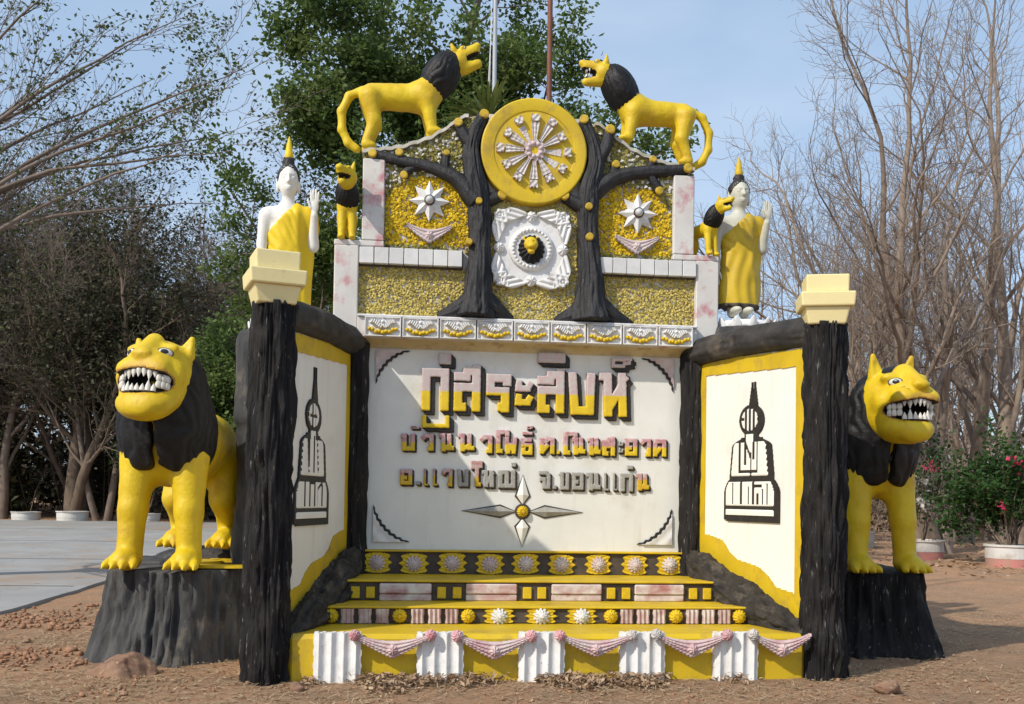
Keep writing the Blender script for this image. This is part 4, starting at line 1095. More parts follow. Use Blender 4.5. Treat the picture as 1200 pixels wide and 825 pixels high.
pq = obj('plaque', relief(plaque_fn, -0.33, 0.33, -0.33, 0.33, 0.0036, 'plaster_white'), tab, (0.004, -0.060, 3.205))
def pl_mane(X, Y, Z):
    p = (X, Y, Z); a = np.arctan2(Z, X)
    return ell(p, (0, -0.02, -0.01), (0.106, 0.058, 0.116)) + 0.006 * np.sin(a * 16 + 20 * np.hypot(X, Z))
V, F = solid(pl_mane, (-0.13, -0.09, -0.14), (0.13, 0.05, 0.13), 0.006)
obj('lion_mane', mesh('m', V, F, 'mane_black'), pq, (0, -0.035, 0))
def pl_face(X, Y, Z):
    p = (X, Y, Z)
    d = ell(p, (-0.008, -0.05, 0.02), (0.060, 0.05, 0.066))
    d = smin(d, ell(p, (-0.010, -0.092, 0.0), (0.036, 0.030, 0.026)), 0.02)
    d = smin(d, ell(p, (-0.010, -0.085, -0.042), (0.030, 0.028, 0.020)), 0.012)
    for s in (-1, 1): d = smin(d, ell(p, (-0.008 + s * 0.05, -0.035, 0.075), (0.018, 0.012, 0.022)), 0.01)
    for s in (-1, 1): d = smax(d, -ell(p, (-0.01 + s * 0.025, -0.096, 0.040), (0.012, 0.010, 0.007)), 0.006)
    return smax(d, -ell(p, (-0.010, -0.115, -0.024), (0.026, 0.020, 0.008)), 0.006)
V, F = solid(pl_face, (-0.10, -0.14, -0.10), (0.10, 0.01, 0.12), 0.0045)
obj('lion_face', mesh('f', V, F, 'lion_yellow'), pq, (0, -0.035, 0))

# ---- stars and garlands
def star_mesh():
    m = MB(); n = 16; ro, ri = 0.165, 0.092
    V = [(0, -0.055, 0)]
    for i in range(n):
        r_ = ro if i % 2 == 0 else ri
        t = math.pi / 2 + i * math.pi / 8
        V.append((r_ * math.cos(t), -0.016 if i % 2 == 0 else -0.012, r_ * math.sin(t)))
    m.raw(V, [[0, 1 + i, 1 + (i + 1) % n] for i in range(n)])
    W = V[1:] + [(x, 0.004, z) for x, _, z in V[1:]]
    m.raw(W, [[i, n + i, n + (i + 1) % n, (i + 1) % n] for i in range(n)])
    return m.build('star', 'plaster_white')
star = star_mesh()
dome = MB().lathe([(0.0, 0.055), (0.012, 0.053), (0.022, 0.046), (0.030, 0.034), (0.033, 0.018), (0.033, 0)], 24, 'y').build('dome', 'grey_dome', True)
dring = MB().lathe([(0.030, 0.0), (0.030, 0.022), (0.042, 0.020), (0.044, 0.0)], 28, 'y').build('dring', 'brown_black')
def cres_fn(X, Z):
    u = np.clip(np.abs(X) / 0.18, 0, 1.1)
    zt = -0.046 * (1 - u ** 1.8); zl = -0.034 - 0.125 * (1 - u ** 1.2) + 0.003 * np.cos(X * 220)
    v = (zt - Z) / (zt - zl)
    H = np.where((v > 0) & (v < 1) & (u < 1), 0.030 + 0.010 * np.abs(np.sin(v * math.pi * 3)), 0)
    d = np.hypot(X, Z + 0.10) / 0.032
    return np.where(d < 1, 0.040 + 0.014 * (1 - d * d) + 0.005 * np.cos(7 * np.arctan2(Z + 0.1, X)), H)
cres = relief(cres_fn, -0.19, 0.19, -0.17, 0.01, 0.0035, 'pink_plaster')
for x, z in ((-0.822, 3.555), (0.884, 3.538)):
    s = obj('star_flower', star, tab, (x, -0.075, z))
    obj('star_dome', dome, s, (0, -0.034, 0)); obj('dome_ring', dring, s, (0, -0.034, 0))
for x, z in ((-0.818, 3.372), (0.876, 3.358)): obj('garland', cres, tab, (x, -0.075, z))
# ---- ledge tiles
tile = MB().box(-0.0555, 0.0555, -0.050, 0.0, -0.064, 0.064, 0.004).build('tile', 'tile_white')
for sg in (-1, 1):
    obj('ledge', MB().box(*sorted((sg * 0.545, sg * 1.372)), -0.10, -0.05, 3.014, 3.1645, 0.004).build('ledge', 'step_dark'), tab)
    for i in range(7):
        k = math.sin(i * 7.1 + sg)
        obj('tile', tile, tab, (sg * (0.610 + i * 0.1165), -0.098 - 0.003 * k, 3.089), (0, 0.012 * k, 0.02 * k))
# ---- frieze
def ftile_fn(X, Z):
    ax, az = np.abs(X) / 0.1435, np.abs(Z) / 0.077
    H = np.where((ax < 1) & (az < 1), 0.022 + 0.003 * fnoise(X * 80, Z * 80, X * 0, 4), 0)
    H = np.where((ax < 1) & (az < 1) & ((ax > 0.93) | (az > 0.88)), 0.040, H)
    u = np.abs(X) / 0.10
    bow = (np.abs(Z - 0.030 + 0.012 * np.sin(u * 6)) < 0.030 * (1 - u) + 0.008) & (u < 1)
    H = np.where(bow, 0.045 + 0.012 * np.abs(np.sin(u * 16 + Z * 90)), H)
    d = np.hypot(X, Z - 0.035)
    return np.where(d < 0.026, 0.058 + 0.012 * np.cos(d * 170), H)
ft = relief(ftile_fn, -0.148, 0.148, -0.080, 0.080, 0.0036, 'plaster_white')
def garl_fn(X, Z):
    H = np.zeros_like(X)
    for i in range(9):
        u = (i - 4) / 4
        cx, cz = u * 0.104, -0.045 + 0.030 * u * u
        r_ = 0.019 - 0.003 * abs(u)
        q = np.hypot(X - cx, Z - cz + 0.004 * (-1) ** i)
        H = np.maximum(H, np.where(q < r_, 0.036 + np.sqrt(np.clip(r_ * r_ - q * q, 0, 1)) * 1.2, 0))
    return H
gf = relief(garl_fn, -0.13, 0.13, -0.08, 0.04, 0.003, 'ball_yellow')
obj('frieze_back', MB().box(-1.372, 1.372, -0.165, 0.0, 2.437, 2.596, 0.006).build('fb', 'frame_plaster'), tab)
for i in range(9):
    o = obj('frieze_tile', ft, tab, (-1.172 + i * 0.2945, -0.163, 2.518))
    obj('fruit_garland', gf, o)
obj('frieze_sill', MB().box(-1.372, 1.372, -0.19, -0.05, 2.5965, 2.614, 0.005).build('fsill', 'plaster_white'), tab)
# ================================================================ LIONS
cone_t = MB().raw([(math.cos(a) * r_, math.sin(a) * r_, z) for r_, z in ((1, 0), (0.92, -0.45), (0.12, -1.0)) for a in np.linspace(0, 2 * math.pi, 8, endpoint=False)],
                  [[i * 8 + j, i * 8 + (j + 1) % 8, i * 8 + 8 + (j + 1) % 8, i * 8 + 8 + j][::-1] for i in range(2) for j in range(8)]).build('tooth', 'tooth_white', True)
molar = MB().box(-1, 1, -1, 1, -1, 0, 0.35).build('molar', 'tooth_white', True)
eye_me = MB().lathe([(1.0, 0.0), (0.97, 0.18), (0.8, 0.42), (0.5, 0.58), (0.0, 0.64)], 24, 'y').build('eye', 'tooth_white', True)
lid_me = MB().lathe([(0.98, 0.02), (1.00, 0.20), (1.10, 0.16), (1.14, 0.0)], 24, 'y').build('lid', 'black_paint', True)
iris_me = MB().lathe([(0.62, 0.46), (0.58, 0.555), (0.38, 0.64), (0.0, 0.67)], 20, 'y').build('iris', 'iris_grey', True)
pupil_me = MB().lathe([(0.26, 0.62), (0.2, 0.672), (0.0, 0.68)], 16, 'y').build('pupil', 'black_paint', True)

def big_lion(label, loc, rz, hyaw, hpitch, hind_dz, hc, seed, mz=0.0, ear=(0.190, 0.06, 0.215, 0.228, 0.05, 0.330)):
    t = thing('lion_statue', label, 'statue', loc, rz, 'large yellow lions on tree stump pedestals')
    def head(q):
        q = (q[0], np.where(q[1] < 0, q[1] / (1 + mz), q[1]), q[2])
        d = ell(q, (0, 0.05, 0.03), (0.270, 0.27, 0.285))
        d = smin(d, ell(q, (0, -0.06, -0.14), (0.25, 0.24, 0.20)), 0.06)
        d = smin(d, ell(q, (0, -0.20, 0.02), (0.215, 0.175, 0.17)), 0.05)
        for s in (-1, 1):
            d = smin(d, ell(q, (s * 0.10, -0.285, 0.01), (0.115, 0.10, 0.085)), 0.03)
            d = smin(d, ell(q, (s * 0.130, -0.150, 0.200), (0.085, 0.055, 0.040)), 0.07)
            d = smin(d, ell(q, (s * 0.20, -0.12, -0.01), (0.075, 0.10, 0.10)), 0.05)
            er = cap(q, (s * ear[0], ear[1], ear[2]), (s * ear[3], ear[4], ear[5]), 0.070, 0.024)
            er = smax(er, np.abs(q[1] - ear[1]) - 0.042, 0.02)
            er = smax(er, -ell(q, (s * (ear[0] + ear[3]) / 2, ear[1] - 0.06, (ear[2] + ear[5]) / 2), (0.032, 0.03, 0.055)), 0.012)
            d = smin(d, er, 0.02)
        d = smin(d, cap(q, (0, -0.33, 0.125), (0, -0.14, 0.245), 0.062, 0.085), 0.035)
        d = smin(d, ell(q, (0, -0.365, 0.112), (0.078, 0.048, 0.044)), 0.022)
        for s in (-1, 1): d = smax(d, -ell(q, (s * 0.040, -0.408, 0.090), (0.014, 0.016, 0.009)), 0.010)
        d = smin(d, ell(q, (0, -0.165, -0.245), (0.225, 0.205, 0.125)), 0.03)
        d = smin(d, ell(q, (0, -0.29, -0.285), (0.14, 0.085, 0.085)), 0.03)
        d = smax(d, -cap(q, (0, -0.42, 0.05), (0, -0.40, -0.03), 0.007, 0.007), 0.014)
        for s in (-1, 1):
            for k in range(3):    # furrows beside the nose
                a = (s * (0.085 + 0.02 * k), -0.37 + 0.035 * k, 0.06 + 0.03 * k); b = (s * (0.155 + 0.012 * k), -0.27 + 0.02 * k, 0.095 + 0.022 * k)
                d = smax(d, -cap(q, a, b, 0.006, 0.005), 0.014)
        return d
    cut = lambda q_: (lambda q: smin(ell(q, (0, -0.29, -0.090), (0.255, 0.205, 0.078)), ell(q, (0, -0.25, -0.092), (0.18, 0.19, 0.100)), 0.02))((q_[0], np.where(q_[1] < 0, q_[1] / (1 + mz), q_[1]), q_[2]))
    def body(p):
        d = cap(p, (0, -0.10, 0.90), (0, 0.62, 0.90), 0.295, 0.265)
        d = smin(d, ell(p, (0, -0.20, 0.96), (0.30, 0.27, 0.36)), 0.10)
        d = smin(d, cap(p, (0, -0.20, 1.10), hc, 0.27, 0.22), 0.10)
        d = smin(d, ell(p, (0, 0.68, 0.90), (0.275, 0.26, 0.28)), 0.10)
        for s in (-1, 1):
            f = smin(cap(p, (s * 0.19, -0.28, 0.80), (s * 0.215, -0.34, 0.42), 0.150, 0.105), cap(p, (s * 0.215, -0.34, 0.42), (s * 0.225, -0.36, 0.09), 0.105, 0.092), 0.04)
            d = smin(d, f, 0.09)
            hz = hind_dz
            b_ = smin(cap(p, (s * 0.17, 0.70, 0.78), (s * 0.20, 0.60, 0.50), 0.175, 0.115), cap(p, (s * 0.20, 0.60, 0.50), (s * 0.205, 0.74, 0.30), 0.115, 0.082), 0.04)
            b_ = smin(b_, cap(p, (s * 0.205, 0.74, 0.30), (s * 0.205, 0.70, 0.07 + hz), 0.082, 0.078), 0.04)
            d = smin(d, b_, 0.08)
            for px, py, pz in ((s * 0.228, -0.41, 0.0), (s * 0.208, 0.64, hz)):
                w_ = ell(p, (px, py, pz + 0.075), (0.105, 0.145, 0.080))
                for k in range(4):
                    u = (k - 1.5) * 0.055
                    fy = py - 0.115 + 0.10 * (u / 0.0825) ** 2 * 0.25
                    toe = cap(p, (px + u * 0.85, py - 0.04, pz + 0.07), (px + u * 1.25, fy - 0.035, pz + 0.038), 0.038, 0.031)
                    toe = smin(toe, cap(p, (px + u * 1.28, fy - 0.055, pz + 0.038), (px + u * 1.36, fy - 0.095, pz + 0.012), 0.021, 0.006), 0.012)
                    w_ = smin(w_, toe, 0.014)
                d = smin(d, w_, 0.03)
        tl = [(0, 0.90, 1.0), (0.05, 1.02, 0.85), (0.08, 1.05, 0.6), (0.06, 1.02, 0.35)]
        for a, b in zip(tl[:-1], tl[1:]): d = smin(d, cap(p, a, b, 0.05, 0.045), 0.03)
        return d
    def full(X, Y, Z):
        p = (X / 0.92, Y, Z); q = tuple(v / 0.90 for v in turn((X, Y, Z), hc, hyaw, hpitch))
        d = smin(body(p) * 0.95, head(q) * 0.9, 0.05)
        d = smax(d, -cut(q) * 0.9, 0.014)
        return d + 0.0035 * fnoise(X * 14, Y * 14, Z * 14, seed)
    V, F = solid(full, (-0.47, -1.10, -0.03), (0.47, 1.14, 1.82), 0.0112)
    c = V[F].mean(1); q = tuple(v / 0.90 for v in turn((c[:, 0], c[:, 1], c[:, 2]), hc, hyaw, hpitch))
    dc = cut(q); fm = np.where(dc < 0.011, np.where(q[1] < -0.06, 1, 0), 0)
    fm = np.where((dc >= 0.011) & (dc < 0.020) & (q[1] < -0.10), 2, fm)
    fm = np.where((dc >= 0.020) & (dc < 0.020 + 0.05 * np.clip(1 - np.abs(q[0]) / 0.24, 0, 1) + 0.012 * fnoise(q[0] * 30, q[1] * 30, q[2] * 30, 2)) & (q[1] < -0.12) & (q[2] > -0.09) & (q[2] < 0.06), 3, fm)
    obj('body', mesh('lion_body', V, F, ('lion_yellow', 'mouth_dark', 'lip_brown', 'muzzle_tan'), True, fm), t)
    def mane(X, Y, Z):
        p = (X, Y, Z); q = tuple(v / 0.92 for v in turn(p, hc, hyaw * 0.8, hpitch * 0.5))
        d = ell(p, (0, -0.225, 0.97), (0.345, 0.320, 0.44))
        d = smin(d, ell(q, (0, 0.145, -0.02), (0.315, 0.235, 0.325)), 0.10)
        d = smin(d, ell(q, (0, 0.20, -0.25), (0.34, 0.24, 0.34)), 0.10)
        d = smax(d, -np.maximum(np.abs(X) - 0.014 - 0.05 * np.clip(0.95 - Z, 0, 1) - 0.006 * np.sin(Z * 40), Y + 0.30), 0.02)
        a = np.arctan2(X, -(Y + 0.1))
        rg = np.abs(np.sin(a * 16 + 5 * fnoise(X * 5, Y * 5, Z * 4, 2) + Z * 3))
        d = d - 0.016 * rg + 0.010
        if seed > 4:      # hair grows forward between the ears
            d = smin(d, ell(tuple(v / 0.9 for v in turn(p, hc, hyaw, hpitch)), (0, 0.02, 0.215), (0.16, 0.20, 0.112)), 0.03)
        lowz = 0.685 + 2.6 * (np.abs(X) - 0.14) ** 2 + 0.006 * np.sin(a * 11)
        return smax(d, lowz - Z, 0.03)
    V, F = solid(mane, (-0.48, -0.80, 0.55), (0.48, 0.62, 1.80), 0.0145)
    obj('mane', mesh('lion_mane', V, F, 'mane_black'), t)
    # forehead stripe of hair between the ears
    M = Matrix.Rotation(hyaw, 4, 'Z') @ Matrix.Rotation(-hpitch, 4, 'X')
    rot = M.to_euler()
    def put(name, me, q, sc, r2=None, parent=t):
        if name == 'tooth': q = (q[0], q[1] * (1 + mz), q[2])
        o = obj(name, me, parent, unturn(tuple(v * 0.9 for v in q), hc, hyaw, hpitch), (0, 0, 0), tuple(v * 0.9 for v in sc))
        o.rotation_euler = (M @ r2.to_4x4()).to_euler() if r2 is not None else rot
        return o
    def surf(x, z):
        ys = np.linspace(-0.6, 0, 600); v = head((np.full_like(ys, x), ys, np.full_like(ys, z)))
        return ys[np.argmax(v < 0)]
    for s in (-1, 1):
        x, z = s * 0.140, 0.150
        y = surf(x, z); gx = (surf(x + 0.02, z) - surf(x - 0.02, z)) / 0.04
        r2 = Matrix.Rotation(math.atan(gx) * 0.8, 3, 'Z')
        e = put('eye', eye_me, (x, y + 0.004, z), (0.055, 0.040, 0.034), r2)
        obj('eyelid', lid_me, e); obj('iris', iris_me, e, (-0.1 * s, 0, 0.02)); obj('pupil', pupil_me, e, (-0.1 * s, 0, 0.02))
    rg = random.Random(seed)
    for k in range(-6, 7):
        th = k * R(12.0)
        x, y = 0.205 * math.sin(th), -0.150 - 0.205 * math.cos(th)
        y = max(y, -0.355); fang = abs(k) in (2,)
        back = abs(k) >= 4
        for up in (1, -1):
            L = (0.066 if fang else 0.040) * rg.uniform(0.85, 1.12) * (0.95 if up > 0 else 0.9)
            z = -0.006 if up > 0 else -0.176
            if back:
                zz = -0.042 if up > 0 else -0.144
                r2 = Matrix.Rotation(th, 3, 'Z') @ (Matrix.Identity(3) if up > 0 else Matrix.Rotation(math.pi, 3, 'Y'))
                put('tooth', molar, (x * 0.97, y, zz + (0.004 if up > 0 else 0)), (0.0215, 0.018, 0.052), r2)
            else:
                r2 = Matrix.Rotation(th, 3, 'Z') @ (Matrix.Identity(3) if up > 0 else Matrix.Rotation(math.pi, 3, 'Y'))
                put('tooth', cone_t, (x, y + 0.006, z), (0.021, 0.018, L + 0.022), r2)
    return t

LIFT = 0.650
big_lion('yellow lion statue grinning with its head tilted up, on the wide grey stump', (-2.66, -0.42, LIFT), R(-6), R(-12), R(12), 0.10, (0, -0.50, 1.33), 3, -0.30)
big_lion('yellow lion statue with bared teeth and upright ears, on the narrow black stump', (2.80, -0.10, LIFT - 0.01), R(2), R(4), R(2), 0.0, (0.02, -0.50, 1.34), 6, 0.10, (0.150, 0.03, 0.245, 0.190, 0.0, 0.415))

def small_lion(name, label, loc, rz, scale, front_dz, hyaw, hpitch, tail, open_, group, res=0.011, mane_c=(0, -0.30, 0.615), hs=1.0):
    t = thing(name, label, 'statue', loc, rz, group)
    hc = (0, -0.43, 0.735)
    def head(q):
        d = ell(q, (0, 0, 0), (0.088, 0.092, 0.090))
        d = smin(d, cap(q, (0, -0.05, 0.030), (0, -0.145, 0.040), 0.062, 0.048), 0.02)
        d = smin(d, ell(q, (0, -0.185, 0.062), (0.036, 0.028, 0.028)), 0.015)
        d = smin(d, cap(q, (0, -0.03, -0.060), (0, -0.140, -0.058 - 0.022 * open_), 0.052, 0.034), 0.02)
        for s in (-1, 1):
            d = smin(d, ell(q, (s * 0.045, -0.07, 0.075), (0.022, 0.026, 0.016)), 0.012)
            d = smin(d, cap(q, (s * 0.055, 0.0, 0.075), (s * 0.07, 0.0, 0.125), 0.026, 0.010), 0.01)
        return d
    cut = lambda q: ell(q, (0, -0.175, -0.010 - 0.010 * open_), (0.10, 0.115, 0.012 + 0.016 * open_))
    def full(X, Y, Z):
        p = (X, Y, Z); q = tuple(v / hs for v in turn(p, hc, hyaw, hpitch))
        d = cap(p, (0, -0.16, 0.435), (0, 0.22, 0.430), 0.108, 0.096)
        d = smin(d, cap(p, (0, -0.18, 0.46), (0, -0.38, 0.68), 0.125, 0.080), 0.05)
        for s in (-1, 1):
            f = cap(p, (s * 0.062, -0.20, 0.40), (s * 0.070, -0.235, front_dz + 0.035), 0.062, 0.040)
            f = smin(f, ell(p, (s * 0.072, -0.262, front_dz + 0.03), (0.044, 0.060, 0.030)), 0.015)
            d = smin(d, f, 0.04)
            b_ = smin(cap(p, (s * 0.060, 0.24, 0.40), (s * 0.068, 0.20, 0.22), 0.080, 0.050), cap(p, (s * 0.068, 0.20, 0.22), (s * 0.070, 0.26, 0.04), 0.050, 0.036), 0.025)
            b_ = smin(b_, ell(p, (s * 0.070, 0.235, 0.028), (0.042, 0.058, 0.030)), 0.015)
            d = smin(d, b_, 0.035)
        for a, b in zip(tail[:-1], tail[1:]): d = smin(d, cap(p, a, b, 0.033, 0.031), 0.02)
        d = smin(d, head(q) * hs, 0.025)
        d = smax(d, -cut(q) * hs, 0.008)
        return d + 0.0022 * fnoise(X * 22, Y * 22, Z * 22, 4)
    V, F = solid(full, (-0.19, -0.72, -0.03), (0.19, 0.60, 0.98), res)
    c = V[F].mean(1); q = tuple(v / hs for v in turn((c[:, 0], c[:, 1], c[:, 2]), hc, hyaw, hpitch))
    fm = np.where((cut(q) < 0.010) & (q[1] < -0.07), 1, 0)
    obj('body', mesh('lion_body', V, F, ('lion_yellow', 'mouth_dark'), True, fm), t, (0, 0, 0), (0, 0, 0), scale)
    def mane(X, Y, Z):
        q = turn((X, Y, Z), mane_c, hyaw * 0.5, 0)
        u, v, w_ = q
        cb, sb = math.cos(-0.55), math.sin(-0.55)
        v, w_ = cb * v - sb * w_, sb * v + cb * w_
        d = ell((u, v, w_), (0, 0, 0), (0.145, 0.130, 0.210))
        a = np.arctan2(u, v)
        d = d - 0.010 * np.abs(np.sin(a * 9 + 7 * w_ + 3 * fnoise(X * 9, Y * 9, Z * 9, 3)))
        return smax(d, -(q[1] * 0.9 + 0.155 - 0.25 * q[2]), 0.02)
    V, F = solid(mane, (-0.20, -0.58, 0.34), (0.20, 0.02, 0.92), res)
    obj('mane', mesh('lion_mane', V, F, 'mane_black'), t, (0, 0, 0), (0, 0, 0), scale)
    M = Matrix.Rotation(hyaw, 4, 'Z') @ Matrix.Rotation(-hpitch, 4, 'X')
    for s in (-1, 1):
        e = obj('eye', eye_me, t, [v * scale for v in unturn((s * 0.047 * hs, -0.088 * hs, 0.066 * hs), hc, hyaw, hpitch)], (M @ Matrix.Rotation(R(38) * s, 4, 'Z')).to_euler(), (0.016 * scale, 0.014 * scale, 0.012 * scale))
        obj('iris', iris_me, e)
    if open_ > 0.5:
        for k in range(-2, 3):
            for up in (1, -1):
                r2 = Matrix.Identity(4) if up > 0 else Matrix.Rotation(math.pi, 4, 'Y')
                obj('tooth', cone_t, t, [v * scale for v in unturn((k * 0.018, -0.150 + 0.006 * k * k, 0.012 if up > 0 else -0.050), hc, hyaw, hpitch)], (M @ r2).to_euler(), (0.008 * scale, 0.008 * scale, 0.026 * scale))
    return t

TA = [(0, 0.30, 0.47), (0, 0.395, 0.42), (0, 0.45, 0.30), (0, 0.445, 0.16), (0, 0.395, 0.06), (0, 0.33, 0.015)]
small_lion('lion_statue', 'yellow lion with black mane, muzzle raised, on the panel top beside the strap-leaved plant', (-1.06, 0.06, 3.975), R(90), 1.06, 0.135, R(-8), R(22), TA, 0.4, 'yellow lions standing on the panel top')
small_lion('lion_statue', 'yellow lion with gaping jaws and black mane striding on the panel top', (1.06, 0.06, 3.985), R(-90), 1.03, 0.165, R(0), R(4), TA, 1.3, 'yellow lions standing on the panel top')
TB = [(0, 0.30, 0.46), (0, 0.36, 0.36), (0.02, 0.37, 0.2)]
small_lion('lion_statue', 'small black-maned lion on the stained shoulder ledge behind the white-skinned figure', (-1.475, 0.03, 3.210), R(2), 0.62, 0.0, R(-22), R(-8), TB, 0.05, 'small lions on the shoulder ledges', 0.012, (0, -0.26, 0.56), 1.38)
small_lion('lion_statue', 'small black-maned lion on the shoulder ledge, muzzle close to the ochre-robed figure', (1.45, 0.0, 3.210), R(26), 0.54, 0.0, R(12), R(0), TB, 0.1, 'small lions on the shoulder ledges', 0.012, (0, -0.27, 0.58), 1.05)

# ---------------------------------------------------------------- stumps under the big lions
def stump(label, loc, rx, ry, top, flare, seed, mat, tiltx=0.0, group=None):
    t = thing('stump_pedestal', label, 'pedestal', loc, 0, 'concrete tree stumps under the big lions')
    n, m = 220, 44
    V = []
    for i in range(m):
        z = -0.08 + (top + 0.08) * i / (m - 1)
        f = 1 + flare * (1 - max(z, 0) / top) ** 2.0
        for j in range(n):
            a = 2 * math.pi * j / n
            w_ = mnoise.noise((math.cos(a) * 1.4 + seed, math.sin(a) * 1.4, z * 0.6))
            w2 = mnoise.noise((math.cos(a) * 5 + seed, math.sin(a) * 5, z * 1.5)); w3 = mnoise.noise((math.cos(a) * 16, math.sin(a) * 16 + seed, z * 5))
            ca_, sa_ = math.cos(a + 0.15 * w_), math.sin(a + 0.15 * w_)
            g = 1 - 2 * abs(mnoise.noise((ca_ * 9 + seed, sa_ * 9, z * 1.6))); g3 = 1 - 2 * abs(mnoise.noise((ca_ * 21, sa_ * 21 + seed, z * 4)))
            lobe = 0.06 * math.sin(a * 5 + seed) * (1.2 - z / top)
            r_ = f * (1 + lobe + 0.05 * w_ + 0.080 * (g - 0.5) + 0.040 * g3 + 0.012 * w3)
            e = 2.6     # squarish
            ca, sa = math.cos(a), math.sin(a)
            k = (abs(ca) ** e + abs(sa) ** e) ** (-1 / e)
            V.append((rx * r_ * k * ca, ry * r_ * k * sa, z + (0.02 * w2 + tiltx * sa * ry * k) * (z / top)))
    F = [[i * n + j, i * n + (j + 1) % n, (i + 1) * n + (j + 1) % n, (i + 1) * n + j] for i in range(m - 1) for j in range(n)]
    k = len(V); V.append((0, 0, top - 0.004))
    T = [[k, (m - 1) * n + j, (m - 1) * n + (j + 1) % n] for j in range(n)]
    obj('trunk', mesh('stump', V, [np.array(F), np.array(T)], mat), t)
    return t
s1 = stump('wide grey bark-textured concrete stump with yellow top patches under a lion', (-2.62, -0.12, 0), 0.50, 0.78, LIFT + 0.004, 0.19, 2.3, 'bark_grey', 0.02)
for x, y, a, b in ((0.28, -0.52, 0.30, 0.10), (0.05, -0.10, 0.20, 0.30), (0.30, 0.25, 0.18, 0.22)):
    pts = [(x + a * math.cos(t) * (1 + 0.1 * math.sin(3 * t)), y + b * math.sin(t) * (1 + 0.1 * math.cos(2 * t))) for t in np.linspace(0, 2 * math.pi, 30, endpoint=False)]
    m_ = MB().prism(pts, 0, 0.02); me = m_.build('patch', 'lion_yellow')
    co = np.array([v.co for v in me.vertices]); co = np.stack([co[:, 0], co[:, 2], 0.022 - co[:, 1]], 1); me.vertices.foreach_set('co', co.astype(np.float32).ravel()); me.flip_normals(); me.update()
    obj('painted_patch', me, s1, (0, 0, LIFT + 0.003))
def knoll(X, Y, Z):
    return smax(ell((X, Y, Z), (0.06, 0.62, -0.02), (0.46, 0.40, 0.135)), ell((X, Y, Z), (0.06, 0.62, -0.3), (1, 1, 0.41)), 0.02) + 0.006 * fnoise(X * 16, Y * 16, Z * 9, 3)
V, F = solid(knoll, (-0.5, 0.15, -0.10), (0.6, 1.1, 0.16), 0.015)
obj('raised_root', mesh('root', V, F, 'bark_grey'), s1, (0, 0, LIFT))
stump('narrow black ridged concrete stump under a lion beside the pillar', (2.84, 0.08, 0), 0.40, 0.70, LIFT, 0.28, 7.1, 'bark_black', 0.0)

